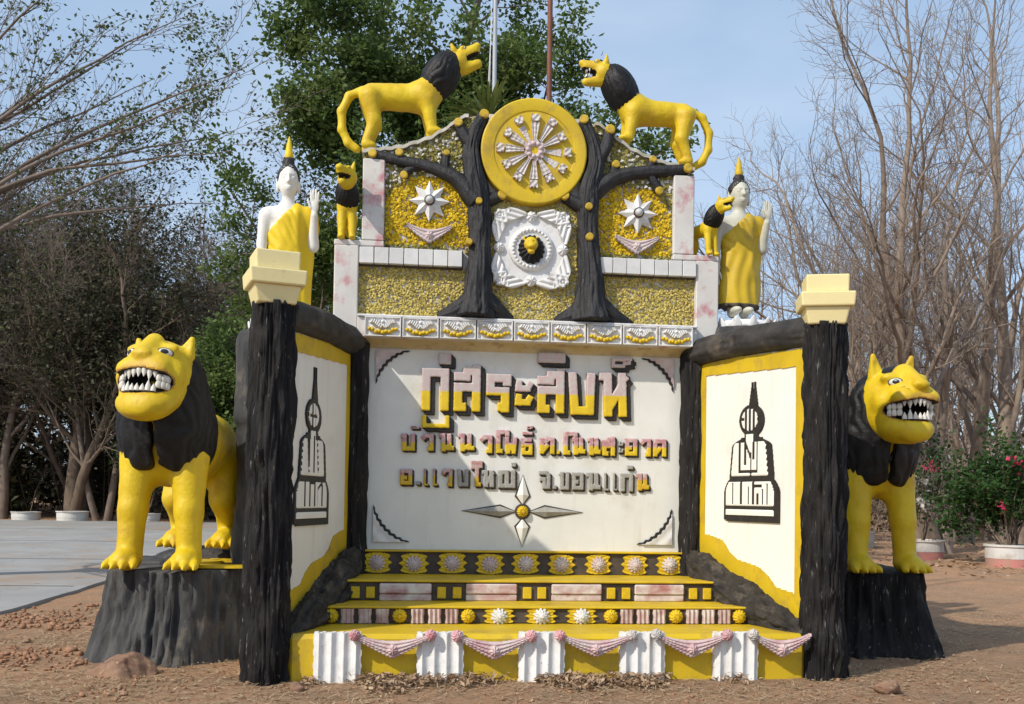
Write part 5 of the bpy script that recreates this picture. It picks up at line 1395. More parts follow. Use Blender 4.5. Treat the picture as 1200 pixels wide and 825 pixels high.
# ================================================================ FIGURE STATUES
def buddha(label, loc, rz, sc, skin, robe, seed, wx=1.0):
    t = thing('standing_figure_statue', label, 'statue', loc, rz, 'standing robed figures behind the wing walls')
    sc = (sc * wx, sc * wx, sc)
    def bare(X, Y, Z):
        p = (X, Y, Z)
        d = ell(p, (0, 0, 0.66), (0.150, 0.100, 0.21))
        d = smin(d, cap(p, (-0.145, 0.0, 0.775), (0.145, 0.0, 0.775), 0.062, 0.062), 0.05)
        d = smin(d, cap(p, (0, 0, 0.80), (0, -0.012, 0.92), 0.060, 0.050), 0.04)
        d = smin(d, ell(p, (0, -0.012, 1.025), (0.086, 0.098, 0.118)), 0.02)
        d = smin(d, ell(p, (0, -0.035, 0.955), (0.058, 0.055, 0.052)), 0.03)
        d = smin(d, cap(p, (0, -0.100, 1.055), (0, -0.124, 1.000), 0.009, 0.016), 0.014)
        d = smin(d, ell(p, (0, -0.100, 0.962), (0.026, 0.013, 0.006)), 0.006)
        d = smin(d, ell(p, (0, -0.098, 0.950), (0.020, 0.013, 0.006)), 0.006)
        for s in (-1, 1):
            d = smax(d, -ell(p, (s * 0.036, -0.112, 1.034), (0.024, 0.014, 0.012)), 0.012)
            d = smin(d, ell(p, (s * 0.036, -0.096, 1.032), (0.020, 0.010, 0.008)), 0.004)
            d = smin(d, cap(p, (s * 0.012, -0.106, 1.056), (s * 0.058, -0.085, 1.056), 0.006, 0.005), 0.010)
            d = smin(d, ell(p, (s * 0.090, 0.004, 0.995), (0.014, 0.024, 0.062)), 0.010)
            d = smin(d, ell(p, (s * 0.055, -0.085, 0.03), (0.045, 0.09, 0.032)), 0.01)
            d = smin(d, cap(p, (s * 0.055, -0.01, 0.02), (s * 0.055, 0.0, 0.3), 0.045, 0.05), 0.02)
        # hanging arm
        d = smin(d, cap(p, (-0.190, 0.0, 0.765), (-0.212, 0.01, 0.565), 0.056, 0.044), 0.03)
        d = smin(d, cap(p, (-0.212, 0.01, 0.565), (-0.205, -0.02, 0.385), 0.044, 0.030), 0.02)
        d = smin(d, ell(p, (-0.205, -0.025, 0.335), (0.019, 0.034, 0.050)), 0.014)
        for k in range(4):
            y = -0.050 + 0.0175 * k
            d = smin(d, cap(p, (-0.205, y, 0.30), (-0.200, y - 0.004, 0.235 + 0.008 * abs(k - 1.5)), 0.0105, 0.0085), 0.004)
        d = smin(d, cap(p, (-0.195, -0.055, 0.345), (-0.185, -0.075, 0.29), 0.011, 0.009), 0.006)
        # raised arm
        d = smin(d, cap(p, (0.190, 0.0, 0.765), (0.222, 0.0, 0.575), 0.056, 0.046), 0.03)
        d = smin(d, cap(p, (0.222, 0.0, 0.575), (0.222, -0.10, 0.775), 0.045, 0.029), 0.02)
        d = smin(d, ell(p, (0.222, -0.112, 0.835), (0.037, 0.017, 0.050)), 0.014)
        for k in range(4):
            x = 0.195 + 0.0185 * k
            L = (0.066, 0.078, 0.074, 0.058)[k]
            d = smin(d, cap(p, (x, -0.114, 0.868), (x + (k - 1.5) * 0.003, -0.118, 0.875 + L), 0.0108, 0.0088), 0.003)
        d = smin(d, cap(p, (0.190, -0.118, 0.820), (0.166, -0.128, 0.872), 0.012, 0.0095), 0.006)
        return d
    V, F = solid(bare, (-0.30, -0.20, -0.02), (0.30, 0.16, 1.18), 0.0078)
    obj('body', mesh('body', V, F, skin), t, (0, 0, 0), (0, 0, 0), sc)
    def cloth(X, Y, Z):
        p = (X, Y, Z)
        wz = 0.172 + 0.020 * np.clip((0.5 - Z) / 0.45, 0, 1) - 0.02 * np.exp(-((Z - 0.55) / 0.12) ** 2)
        dz = 0.108 + 0.012 * np.clip((0.5 - Z) / 0.45, 0, 1)
        d = (np.sqrt((X / wz) ** 2 + ((Y - 0.005) / dz) ** 2) - 1) * 0.11
        d = smax(d, Z - 0.79, 0.05)
        d = smin(d, cap(p, (0.03, 0.0, 0.775), (0.160, 0.0, 0.775), 0.082, 0.076), 0.04)
        d = smin(d, cap(p, (0.188, 0.0, 0.765), (0.208, 0.005, 0.69), 0.072, 0.066), 0.04)
        d = smin(d, cap(p, (0.185, 0.03, 0.60), (0.165, 0.03, 0.14), 0.050, 0.045), 0.05)
        neck = 0.655 + (X + 0.15) * 0.95
        d = smax(d, Z - neck, 0.014)
        u = X * 0.75 + Z * 0.66
        up = sstep(0.45, 0.6, Z) * (1 - sstep(0.04, 0.10, X))
        d = d - 0.008 * up * np.abs(np.sin(u * 58 + 2 * fnoise(X * 8, Y * 3, Z * 8, seed)))
        lo_ = (1 - sstep(0.42, 0.62, Z))
        d = d - 0.005 * lo_ * np.sin(X * 62 + 3 * np.sin(Z * 7) + seed)
        d = d - 0.016 * np.exp(-((X - 0.085 - 0.03 * (0.8 - Z)) / 0.035) ** 2) * (Y < 0.02) * sstep(0.25, 0.35, Z)
        hem = 0.055 + 0.022 * np.abs(((X * 11 + 0.3) % 1) - 0.5) * 2
        return smax(d, hem - Z, 0.010)
    V, F = solid(cloth, (-0.26, -0.22, 0.0), (0.33, 0.20, 0.90), 0.0085)
    rb = obj('robe', mesh('robe', V, F, robe), t, (0, 0, 0), (0, 0, 0), sc)
    if seed > 2:
        def hm(X, Y, Z): return np.maximum(cloth(X, Y, Z) - 0.006, Z - 0.090)
        V, F = solid(hm, (-0.26, -0.22, 0.0), (0.33, 0.20, 0.12), 0.0085)
        obj('hem', mesh('hem', V, F, 'brown_black'), rb, (0, 0, 0), (0, 0, 0), 1.0)
    def hair(X, Y, Z):
        p = (X, Y, Z)
        d = ell(p, (0, 0.004, 1.035), (0.097, 0.104, 0.122))
        d = smax(d, (1.082 - Z) - (Y + 0.075) * 1.35, 0.01)
        d = smin(d, ell(p, (0, 0.004, 1.165), (0.048, 0.048, 0.040)), 0.02)
        return d + 0.004 * np.sin(X * 190) * np.sin(Z * 190) * 1.0 + 0.003 * np.sin(Y * 190)
    V, F = solid(hair, (-0.13, -0.14, 0.88), (0.13, 0.14, 1.24), 0.0075)
    obj('hair', mesh('hair', V, F, 'black_paint'), t, (0, 0, 0), (0, 0, 0), sc)
    prof = [(0.030, 1.19), (0.034, 1.205), (0.030, 1.225), (0.026, 1.25), (0.020, 1.285), (0.012, 1.315), (0.004, 1.345), (0.0, 1.35)]
    obj('finial', MB().lathe([(r_ * 1.15, z) for r_, z in prof], 20).build('finial', robe, True), t, (0, 0.004, 0), (0, 0, 0), sc)
    return t
def column(label, x, y, r_, top, sc, seed):
    t = thing('statue_column', label, 'column', (x, y, 0), 0, 'stump-like columns carrying the standing figures')
    V, F = bark_tube([(0, 0, -0.06, r_ * 1.06), (0, 0, 1.2, r_), (0, 0, 1.72, r_ * 0.97), (0, 0, 1.75, r_ * 1.06), (0, 0, top - 0.1, r_ * 1.04), (0, 0, top, r_ * 0.98)], 72, 0.03, 0.10, 19, seed)
    obj('shaft', mesh('shaft', V, F, 'bark_grey'), t)
    ped = thing('lotus_pedestal', 'white lotus petal pedestal under the ' + ('taller white-skinned' if x < 0 else 'ochre-robed') + ' figure', 'pedestal', (x, y, top - 0.004), 0, 'white lotus pedestals')
    obj('dish', MB().lathe([(0.0, 0.0), (0.24 * sc, 0.0), (0.26 * sc, 0.03), (0.22 * sc, 0.075), (0.0, 0.08)], 32).build('dish', 'plaster_white', True), ped)
    def pet(X, Y, Z):
        d = ell((X, Y, Z), (0, 0, 0.05), (0.062 * 1.0, 0.024, 0.095)) + 0.25 * np.maximum(0, Z - 0.03) * np.abs(X) / 0.05
        return smax(d, -Z, 0.01)
    V, F = solid(pet, (-0.09, -0.05, -0.02), (0.09, 0.05, 0.17), 0.008)
    pm = mesh('petal', V, F, 'plaster_white')
    for k in range(12):
        a = 2 * math.pi * k / 12
        obj('petal', pm, ped, (0.245 * sc * math.cos(a), 0.245 * sc * math.sin(a), 0.0), (R(-18), 0, a - math.pi / 2), sc * 0.72)
column('dark bark-textured column behind the shaded wing wall carrying a white-skinned figure', -1.94, 0.02, 0.355, 2.46, 1.05, 31)
column('dark bark-textured column behind the sunlit wing wall carrying an ochre-robed figure', 1.83, 0.05, 0.335, 2.62, 1.0, 32)
buddha('white-skinned standing figure in bright yellow robe with raised palm and tall finial', (-1.94, 0.0, 2.535), R(6), 1.12, 'skin_white', 'robe_yellow', 1, 0.82)
buddha('pale standing figure in ochre robe with dark hem and raised hand', (1.78, 0.03, 2.75), R(4), 1.0, 'skin_pale', 'robe_ochre', 3, 0.95)

# ================================================================ POLES AND PLANT BEHIND THE PANEL
def pole(name, label, x, y, top, r_, mat):
    t = thing(name, label, 'pole', (x, y, 0))
    V, F = tubes([[(0, 0, -0.1, r_), (0.0, 0, 3, r_ * 0.98), (-0.01, 0, 6, r_ * 0.92), (0, 0, top, r_ * 0.8)]], 14)
    obj('shaft', mesh('shaft', V, F, mat), t)
    return t
p_ = pole('flag_pole', 'silver metal flag pole rising behind the wheel panel', -0.205, 1.0, 8.2, 0.022, 'pole_silver')
V, F = tubes([[(-0.05, -0.02, 1.4, 0.004), (-0.055, -0.02, 4.4, 0.004), (-0.03, -0.02, 8.0, 0.004)], [(-0.12, -0.02, 4.1, 0.004), (-0.07, -0.02, 4.8, 0.004), (-0.04, -0.02, 5.6, 0.004)]], 5)
obj('rope', mesh('rope', V, F, 'plaster_white'), p_)
pole('flag_pole', 'rust brown flag pole rising behind the wheel panel', 0.305, 1.0, 8.2, 0.026, 'pole_brown')
V, F = tubes([[(0.12, 0.85, 0.0, 0.02), (0.16, 0.88, 2.5, 0.019), (0.275, 0.95, 4.85, 0.016)]], 8)
tag(obj('bamboo_stick', mesh('stick', V, F, 'bamboo')), 'thin bamboo stick leaning against the rust brown flag pole', 'stick')

def strap_plant(label, loc, base_z, n, L, seed):
    t = thing('strap_leaf_plant', label, 'plant', loc)
    rg = np.random.default_rng(seed)
    V, F = tubes([[(0, 0, -0.05, 0.05), (0.02, 0.01, base_z * 0.5, 0.04), (0, 0, base_z, 0.035)]], 10)
    obj('stem', mesh('stem', V, F, 'bark_tree'), t)
    Vs, Fs, Ts, k = [], [], [], 0
    for i in range(n):
        a = rg.uniform(0, 2 * math.pi); el = rg.uniform(0.15, 1.35); l = L * rg.uniform(0.6, 1.1); wd = 0.016 * rg.uniform(0.8, 1.3)
        d = np.array([math.cos(a) * math.cos(el), math.sin(a) * math.cos(el), math.sin(el)])
        sd = np.array([-math.sin(a), math.cos(a), 0])
        for j in range(7):
            s_ = j / 6
            c = d * l * s_ + np.array([0, 0, base_z - 0.25 * l * s_ ** 2.3 * math.cos(el) * 1.6])
            w_ = wd * (0.4 + 1.2 * s_ if s_ < 0.5 else 2 * (1 - s_) + 0.02)
            Vs += [c - sd * w_, c + sd * w_ + np.array([0, 0, 0.004])]
            Ts += [rg.uniform(0, 1) * 0.3 + 0.7 * (i % 7) / 6] * 2
            if j < 6: Fs.append([k, k + 1, k + 3, k + 2])
            k += 2
    obj('leaves', mesh('leaves', Vs, np.array(Fs), 'leaf_strap', True, tone=Ts), t)
strap_plant('spiky strap-leaved plant growing up behind the wheel panel', (-0.30, 0.62, 0), 4.46, 75, 0.55, 3)
strap_plant('short spiky strap-leaved plant behind the wheel panel top', (-0.02, 0.72, 0), 4.20, 40, 0.42, 5)

# ================================================================ ROCKS, CLODS, LITTER
def rock(name, label, loc, r_, seed, mat, cat='rock'):
    def f(X, Y, Z):
        p = (X, Y, Z)
        d = ell(p, (0, 0, 0.1 * r_[2]), r_)
        for k in range(7):
            rg = np.random.default_rng(seed * 20 + k); n_ = rg.normal(size=3); n_[2] = abs(n_[2]) * (0.9 if k else 3); n_ /= np.linalg.norm(n_)
            ext = math.sqrt(sum((n_[i] * r_[i]) ** 2 for i in range(3)))
            d = smax(d, X * n_[0] + Y * n_[1] + Z * n_[2] - ext * rg.uniform(0.55, 0.80), 0.012)
        return d + 0.012 * fnoise(X * 18, Y * 18, Z * 18, seed) + 0.004 * fnoise(X * 45, Y * 45, Z * 45, seed)
    h = max(r_) / 22
    V, F = solid(f, [-v * 1.15 for v in r_], [v * 1.15 for v in r_], h)
    return tag(obj(name, mesh(name, V, F, mat), None, loc), label, cat)
rock('boulder', 'flat-topped reddish sandstone boulder in front of the grey stump', (-2.80, -1.36, 0.02), (0.235, 0.19, 0.135), 3, 'sandstone')
rock('stone', 'rough grey stone lying between the paws of the lion with tilted head', (-2.62, -0.62, LIFT + 0.045), (0.12, 0.09, 0.065), 5, 'grey_stone', 'stone')
rock('stone', 'brown fist-sized stone on the ground before the black pillar of the sunlit wing', (2.06, -2.05, 0.03), (0.10, 0.07, 0.055), 8, 'sandstone', 'stone')
rock('stone', 'small brown stone lying at the foot of the shaded wing pillar', (-1.62, -1.86, 0.02), (0.055, 0.045, 0.04), 9, 'sandstone', 'stone')

def scatter_leaves(name, label, P, size, mat, seed, curl=0.5, tilt=0.9):
    rg = np.random.default_rng(seed); n = len(P)
    a = rg.uniform(0, 2 * math.pi, n); t1 = rg.normal(0, tilt * 0.5, n); t2 = rg.normal(0, tilt * 0.5, n)
    L = size * rg.uniform(0.6, 1.4, n); W = L * rg.uniform(0.35, 0.6, n)
    B = np.array([(-1, 0, 0), (-0.1, 1, 0.25), (1, 0, 0), (-0.1, -1, 0.25), (0.1, 0, -0.1)])
    Vl = np.stack([B[None, :, 0] * L[:, None], B[None, :, 1] * W[:, None], B[None, :, 2] * W[:, None] * curl * 3 * rg.uniform(-0.3, 1, n)[:, None]], -1)
    x, y, z = Vl[..., 0], Vl[..., 1], Vl[..., 2]
    y, z = y * np.cos(t1)[:, None] - z * np.sin(t1)[:, None], y * np.sin(t1)[:, None] + z * np.cos(t1)[:, None]
    x, z = x * np.cos(t2)[:, None] - z * np.sin(t2)[:, None], x * np.sin(t2)[:, None] + z * np.cos(t2)[:, None]
    x, y = x * np.cos(a)[:, None] - y * np.sin(a)[:, None], x * np.sin(a)[:, None] + y * np.cos(a)[:, None]
    V = np.stack([x, y, z], -1) + np.asarray(P)[:, None, :]
    F = np.array([(0, 4, 1), (1, 4, 2), (2, 4, 3), (3, 4, 0)])
    F = (F[None] + 5 * np.arange(n)[:, None, None]).reshape(-1, 3)
    o = obj(name, mesh(name, V.reshape(-1, 3), F, mat, False, tone=np.repeat(rg.beta(1.7, 1.6, n), 5)))
    return tag(o, label, kind='stuff')
rg = np.random.default_rng(12)
def litter_pts(n, xs, ys, hmax, clump):
    x = rg.uniform(*xs, n); y = rg.uniform(*ys, n)
    k = rg.uniform(0, 1, n) < clump(x, y); x, y = x[k], y[k]
    return np.stack([x, y, terr(x, y) + 0.008 + rg.uniform(0, 1, len(x)) ** 2 * hmax], 1)
yb = lambda x: -1.60
P1 = litter_pts(15000, (-1.62, 1.25), (-2.05, -1.60), 0.055, lambda x, y: np.clip(0.75 + 0.40 * np.sin(x * 5.1) + 0.3 * np.sin(x * 11 + 1) - (-1.60 - y) * 2.8 - 0.35 * sstep(0.35, 0.9, x), 0, 1))
scatter_leaves('leaf_litter', 'heap of dry brown leaves drifted against the yellow plinth', P1, 0.021, 'dry_leaf', 1, 0.6)
P2 = litter_pts(34000, (-4.6, 7.0), (-3.0, 2.0), 0.012, lambda x, y: np.clip(0.30 + 0.5 * fnoise(x * 1.6, y * 1.8, x * 0, 3) - 0.25 * (x > 3.4), 0.05, 1) * ((np.abs(x) > 1.75) | (y < -1.6)))
scatter_leaves('leaf_litter', 'scattered dry leaf scraps over the bare earth', P2, 0.016, 'dry_leaf', 2, 0.4, 0.4)
P3 = litter_pts(26000, (3.5, 40), (7.0, 40), 0.06, lambda x, y: np.clip(0.5 + 0.6 * fnoise(x * 0.7, y * 0.7, x * 0, 5), 0.05, 1))
scatter_leaves('leaf_litter', 'dry leaves under the bare trees behind the flower pots', P3, 0.06, 'dry_leaf', 3, 0.5, 0.6)
ICO = None
def clods(name, label, P, size, seed, sig=0.4):
    rgc = np.random.default_rng(seed); n = len(P)
    ph = (1 + 5 ** 0.5) / 2
    O = np.array([(-1, ph, 0), (1, ph, 0), (-1, -ph, 0), (1, -ph, 0), (0, -1, ph), (0, 1, ph), (0, -1, -ph), (0, 1, -ph), (ph, 0, -1), (ph, 0, 1), (-ph, 0, -1), (-ph, 0, 1)]) / 1.9
    T = np.array([(0, 11, 5), (0, 5, 1), (0, 1, 7), (0, 7, 10), (0, 10, 11), (1, 5, 9), (5, 11, 4), (11, 10, 2), (10, 7, 6), (7, 1, 8), (3, 9, 4), (3, 4, 2), (3, 2, 6), (3, 6, 8), (3, 8, 9), (4, 9, 5), (2, 4, 11), (6, 2, 10), (8, 6, 7), (9, 8, 1)])
    V = O[None] * size * rgc.lognormal(0, sig, (n, 1, 1)) * rgc.uniform(0.6, 1.3, (n, 12, 1)) * rgc.uniform(0.6, 1.3, (n, 1, 3))
    a = rgc.uniform(0, 6.28, n); x, y = V[..., 0].copy(), V[..., 1].copy()
    V[..., 0] = x * np.cos(a)[:, None] - y * np.sin(a)[:, None]; V[..., 1] = x * np.sin(a)[:, None] + y * np.cos(a)[:, None]
    V[..., 2] *= 0.7; V += np.asarray(P)[:, None]
    tag(obj(name, mesh(name, V.reshape(-1, 3), (T[None] + 12 * np.arange(n)[:, None, None]).reshape(-1, 3), 'clod', True)), label, kind='stuff')
P4 = litter_pts(5000, (-4.7, -2.6), (-2.2, 3.0), 0.005, lambda x, y: np.clip(0.15 + 0.9 * fnoise(x * 1.3, y * 1.1, x * 0, 9), 0.02, 1))
clods('soil_clods', 'loose reddish clods of earth beside the road', P4, 0.016, 3)
P5 = litter_pts(2500, (-3, 6.0), (-3.2, -1.2), 0.003, lambda x, y: 0.5 * ((np.abs(x) > 1.75) | (y < -1.65)))
clods('gravel', 'fine grit over the bare earth in front of the base', P5, 0.007, 4)

def straw(name, label, n, xs, ys, seed, dens):
    r2 = np.random.default_rng(seed)
    x = r2.uniform(*xs, n); y = r2.uniform(*ys, n); k = (r2.uniform(0, 1, n) < dens(x, y)) & ((np.abs(x) > 1.95) | (y < -1.6)); x, y = x[k], y[k]; n = len(x)
    a = r2.uniform(0, 6.28, n); L = r2.uniform(0.012, 0.055, n); w_ = r2.uniform(0.0012, 0.0028, n)
    d = np.stack([np.cos(a), np.sin(a), r2.normal(0, 0.12, n)], 1); s_ = np.stack([-np.sin(a), np.cos(a), np.zeros(n)], 1)
    c = np.stack([x, y, terr(x, y) + 0.006 + r2.uniform(0, 0.012, n)], 1)
    V = np.stack([c - d * L[:, None] - s_ * w_[:, None], c + d * L[:, None] - s_ * w_[:, None], c + d * L[:, None] + s_ * w_[:, None], c - d * L[:, None] + s_ * w_[:, None]], 1)
    tag(obj(name, mesh(name, V.reshape(-1, 3), np.array([(0, 1, 2, 3)]) + 4 * np.arange(n)[:, None], 'straw', False, tone=np.repeat(r2.uniform(0, 1, n), 4))), label, kind='stuff')
straw('dry_straw', 'dry straw and stalks strewn over the earth before the base', 60000, (-4.4, 6.5), (-2.9, 2.5), 91, lambda x, y: np.clip(0.25 + 0.7 * fnoise(x * 1.1, y * 1.3, x * 0, 6) + 0.3 * (y < -1.2), 0.04, 1))
# ================================================================ TREES
def unit(v): return v / (np.linalg.norm(v) + 1e-9)

def grow(rg, p, d, L, r0, lv, cfg, out, tips):
    c = cfg[lv]; n = c.get('seg', 5)
    P = [np.array([*p, r0])]; pos = np.array(p, float); dr = unit(np.array(d, float))
    r1 = max(r0 * c.get('taper', 0.45), c.get('rmin', 0.004))
    for i in range(n):
        dr = unit(dr + rg.normal(0, c.get('wander', 0.12), 3) + np.array([0, 0, c.get('up', 0.05)]) + c.get('pull', 0) * np.array(c.get('pdir', (0, 0, 0))))
        pos = pos + dr * L / n
        P.append(np.array([*pos, r0 + (r1 - r0) * (i + 1) / n]))
    P = np.array(P); out.append((lv, P))
    if lv + 1 >= len(cfg):
        tips.append((P[-1, :3], dr)); tips.append((P[-2, :3], dr)); return
    k = c['kids']; k = int(k * rg.uniform(0.8, 1.25) + 0.5)
    for j in range(k):
        t = c.get('from', 0.3) + (1 - c.get('from', 0.3)) * (j + rg.uniform(0, 1)) / k
        f = min(t, 0.999) * n; i = int(f); q = P[i] + (P[i + 1] - P[i]) * (f - i)
        ax = unit(P[i + 1, :3] - P[i, :3])
        s = unit(np.cross(ax, rg.normal(size=3)))
        an = R(c.get('ang', 45)) * rg.uniform(0.7, 1.25)
        dd = ax * math.cos(an) + s * math.sin(an)
        grow(rg, q[:3], dd, L * c.get('lr', 0.55) * rg.uniform(0.7, 1.2) * (1.15 - 0.45 * t), min(q[3] * 0.8, max(q[3] * c.get('rr', 0.5), 0.004)), lv + 1, cfg, out, tips)
    if c.get('lead', True):
        grow(rg, P[-1, :3], dr, L * c.get('lr', 0.55), r1, lv + 1, cfg, out, tips)

def leafset(P, size, seed, flat=0.3, asp=0.55):
    rg = np.random.default_rng(seed); n = len(P)
    a = unit_rows(rg.normal(size=(n, 3)) * np.array([1, 1, flat + 0.4]))
    nrm = rg.normal(size=(n, 3)) + np.array([0, 0, 0.7])
    b = unit_rows(np.cross(nrm, a)); c = np.cross(a, b)
    L = (size * rg.uniform(0.6, 1.35, n))[:, None]; W = L * asp
    V = np.stack([P - a * L, P + b * W - c * W * 0.25, P + a * L, P - b * W - c * W * 0.25], 1)
    F = np.array([(0, 1, 2, 3)]) + 4 * np.arange(n)[:, None]
    return V.reshape(-1, 3), F, np.repeat(rg.beta(2, 2, n), 4)
def unit_rows(A): return A / (np.linalg.norm(A, axis=1)[:, None] + 1e-9)

def tree_meshes(seed, cfg, starts, bark, leafn=0, leafs=0.08, leafr=0.3, leafm=None, split=2):
    """returns (trunk mesh, twig mesh, leaf mesh)"""
    rg = np.random.default_rng(seed); out = []; tips = []
    for p, d, L, r_ in starts: grow(rg, p, d, L, r_, 0, cfg, out, tips)
    big = [P for lv, P in out if lv < split]; sm = [P for lv, P in out if lv >= split]
    V, F = tubes(big, 8); tm = mesh('trunk', V, F, bark)
    wm = None
    if sm:
        V, F = tubes(sm, 3); wm = mesh('twigs', V, F, bark)
    lm = None
    if leafn:
        C = np.array([p for p, _ in tips])
        n = rg.poisson(leafn, len(C))
        P = np.repeat(C, n, 0) + rg.normal(0, leafr, (n.sum(), 3)) * np.array([1, 1, 0.7])
        V, F, tn = leafset(P, leafs, seed + 1)
        lm = mesh('leaves', V, F, leafm, False, tone=tn)
    return tm, wm, lm

def place_tree(name, label, meshes, loc, rz=0.0, sc=1.0, group=None):
    t = thing(name, label, 'tree', loc, rz, group)
    for nm, me in zip(('trunk', 'twigs', 'crown'), meshes):
        if me:
            o = obj(nm, me, t, (0, 0, 0), (0, 0, 0), sc)
            if nm != 'trunk': o['kind'] = 'stuff'
    return t

# ---- the green tree behind the monument
cfg = [dict(seg=8, kids=13, wander=0.05, up=0.05, taper=0.4, lr=0.44, ang=58, rr=0.42, **{'from': 0.30}),
       dict(seg=6, kids=7, wander=0.14, up=0.06, lr=0.52, ang=48, rr=0.5),
       dict(seg=5, kids=5, wander=0.18, up=0.05, lr=0.55, ang=45, rr=0.5),
       dict(seg=4, wander=0.2, up=0.05, rmin=0.006)]
g = tree_meshes(11, cfg, [((0, 0, -0.1), (0.02, 0, 1), 7.6, 0.26)], 'bark_tree', 95, 0.050, 0.165, 'leaf_green')
place_tree('green_tree', 'large leafy green tree rising behind the monument', g, (-1.25, 9.8, terr(0, 9.8)), 4.1, 0.98)
g2 = tree_meshes(15, cfg, [((0, 0, -0.1), (-0.05, 0, 1), 4.4, 0.16)], 'bark_tree', 24, 0.085, 0.20, 'leaf_green')
place_tree('green_tree', 'lower green tree behind the shaded wing wall and its column', g2, (-4.9, 17.5, terr(0, 17.5)), 1.1, 0.72)

# ---- the arching tree over the road
def arch_tree():
    t = thing('arching_tree', 'tree with long arching sparsely leafed limbs reaching over the road', 'tree', (0, 0, 0))
    rg = np.random.default_rng(21)
    O = np.array([-7.9, 4.6, 3.3])
    V, F = tubes([[(-9.2, 4.4, -0.05, 0.26), (-9.0, 4.4, 1.2, 0.22), (-8.5, 4.5, 2.4, 0.19), (*O, 0.16)]], 12)
    obj('trunk', mesh('trunk', V, F, 'bark_arch'), t)
    ends = [(-6.9, 4.5, 8.0), (-6.1, 4.2, 8.2), (-5.5, 5.0, 8.0), (-4.9, 4.5, 7.7), (-4.1, 5.0, 7.4), (-3.6, 4.4, 7.0), (-3.05, 4.9, 6.5), (-2.85, 4.4, 6.0), (-3.0, 5.1, 5.6), (-3.3, 4.2, 5.2), (-3.5, 5.2, 4.85), (-4.4, 5.4, 5.0), (-6.6, 6.0, 7.6), (-4.6, 6.2, 6.9), (-3.4, 6.0, 6.2)]
    limbs = []; kids = []; tips = []
    c2 = [dict(seg=6, kids=6, wander=0.10, up=0.02, lr=0.45, ang=28, rr=0.55, rmin=0.004), dict(seg=4, kids=4, wander=0.14, up=0.0, lr=0.5, ang=34, rmin=0.003), dict(seg=3, wander=0.2, rmin=0.003)]
    for i, e in enumerate(ends):
        e = np.array(e); a = O + np.array([rg.uniform(-0.5, 0.2), rg.uniform(-0.2, 0.3), rg.uniform(-0.5, 0.5)])
        m = a * 0.55 + e * 0.45 + np.array([0.0, 0, 0.42 + rg.uniform(-0.1, 0.15)])
        P = catmull([O, a, m, e], 7)
        P = P + np.cumsum(rg.normal(0, 0.028, P.shape), 0) * np.linspace(0, 1, len(P))[:, None]
        P = np.concatenate([P, np.linspace(0.072, 0.004, len(P))[:, None]], 1); limbs.append(P)
        for j in range(8):
            f = rg.uniform(0.25, 0.995) * (len(P) - 1); k = int(f)
            ax = unit(P[k + 1, :3] - P[k, :3]); s = unit(np.cross(ax, rg.normal(size=3))); s[2] = abs(s[2]) * 0.8
            an = R(rg.uniform(18, 42)); out = []
            grow(rg, P[k, :3], ax * math.cos(an) + s * math.sin(an), rg.uniform(0.6, 1.5), P[k, 3] * 0.5, 0, c2, out, tips)
            kids += [q for _, q in out]
    V, F = tubes(limbs, 7); obj('limbs', mesh('limbs', V, F, 'bark_arch'), t)
    V, F = tubes(kids, 3); obj('twigs', mesh('twigs', V, F, 'bark_arch'), t)['kind'] = 'stuff'
    C = np.array([p for p, _ in tips]); far = np.clip((C[:, 0] + 7.2) / 3.2, 0.05, 1)
    n = rg.poisson(2.1 * far, len(C))
    P = np.repeat(C, n, 0) + rg.normal(0, 0.055, (n.sum(), 3))
    V, F, tn = leafset(P, 0.030, 5); obj('crown', mesh('leaves', V, F, 'leaf_sparse', False, tone=tn), t)
arch_tree()

# ---- dark woodland across the road
cd = [dict(seg=8, kids=9, wander=0.07, up=0.06, taper=0.4, lr=0.48, ang=48, rr=0.45, **{'from': 0.28}),
      dict(seg=6, kids=7, wander=0.16, up=0.08, lr=0.52, ang=42, rr=0.5),
      dict(seg=4, kids=6, wander=0.2, up=0.06, lr=0.6, ang=40, rr=0.5),
      dict(seg=4, kids=3, wander=0.2, up=0.05, lr=0.7, ang=38, rmin=0.006),
      dict(seg=3, wander=0.2, rmin=0.005)]
dark = [tree_meshes(31, cd, [((0, 0, -0.1), (0.03, 0, 1), 6.5, 0.24), ((0.3, 0, -0.1), (0.35, 0.1, 1), 5.5, 0.16)], 'bark_dark', 2.2, 0.065, 0.25, 'leaf_shaded'),
        tree_meshes(32, cd, [((0, 0, -0.1), (-0.08, 0, 1), 7.0, 0.23)], 'bark_dark', 2.6, 0.065, 0.25, 'leaf_shaded'),
        tree_meshes(33, cd, [((0, 0, -0.1), (0.12, 0, 1), 5.5, 0.17), ((-0.2, 0.1, -0.1), (-0.3, 0.1, 1), 5.0, 0.15)], 'bark_dark', 2.2, 0.065, 0.25, 'leaf_shaded')]
rg = np.random.default_rng(5)
spots = [(-10.4, 23.0, 0, 1.15), (-13.4, 24.0, 1, 1.1), (-8.2, 25.5, 2, 1.1), (-16.5, 25.5, 2, 1.25), (-6.0, 29.0, 1, 1.2), (-19.5, 29, 0, 1.2), (-11.5, 30.5, 2, 1.35), (-3.6, 33, 2, 1.2),
         (-15.5, 33, 0, 1.3), (-8.0, 36, 1, 1.35), (-22, 35, 1, 1.3), (-13, 40, 2, 1.4), (-18.5, 40, 1, 1.45), (-4.5, 42, 0, 1.3), (-9.5, 45, 2, 1.5)]
for x, y, k, sc in spots:
    place_tree('woodland_tree', 'dark thin-leaved tree in the wood across the road', dark[k], (x, y, float(terr(x, y))), rg.uniform(0, 6.3), sc * 0.86 * rg.uniform(0.92, 1.08), 'dark trees of the wood across the road')

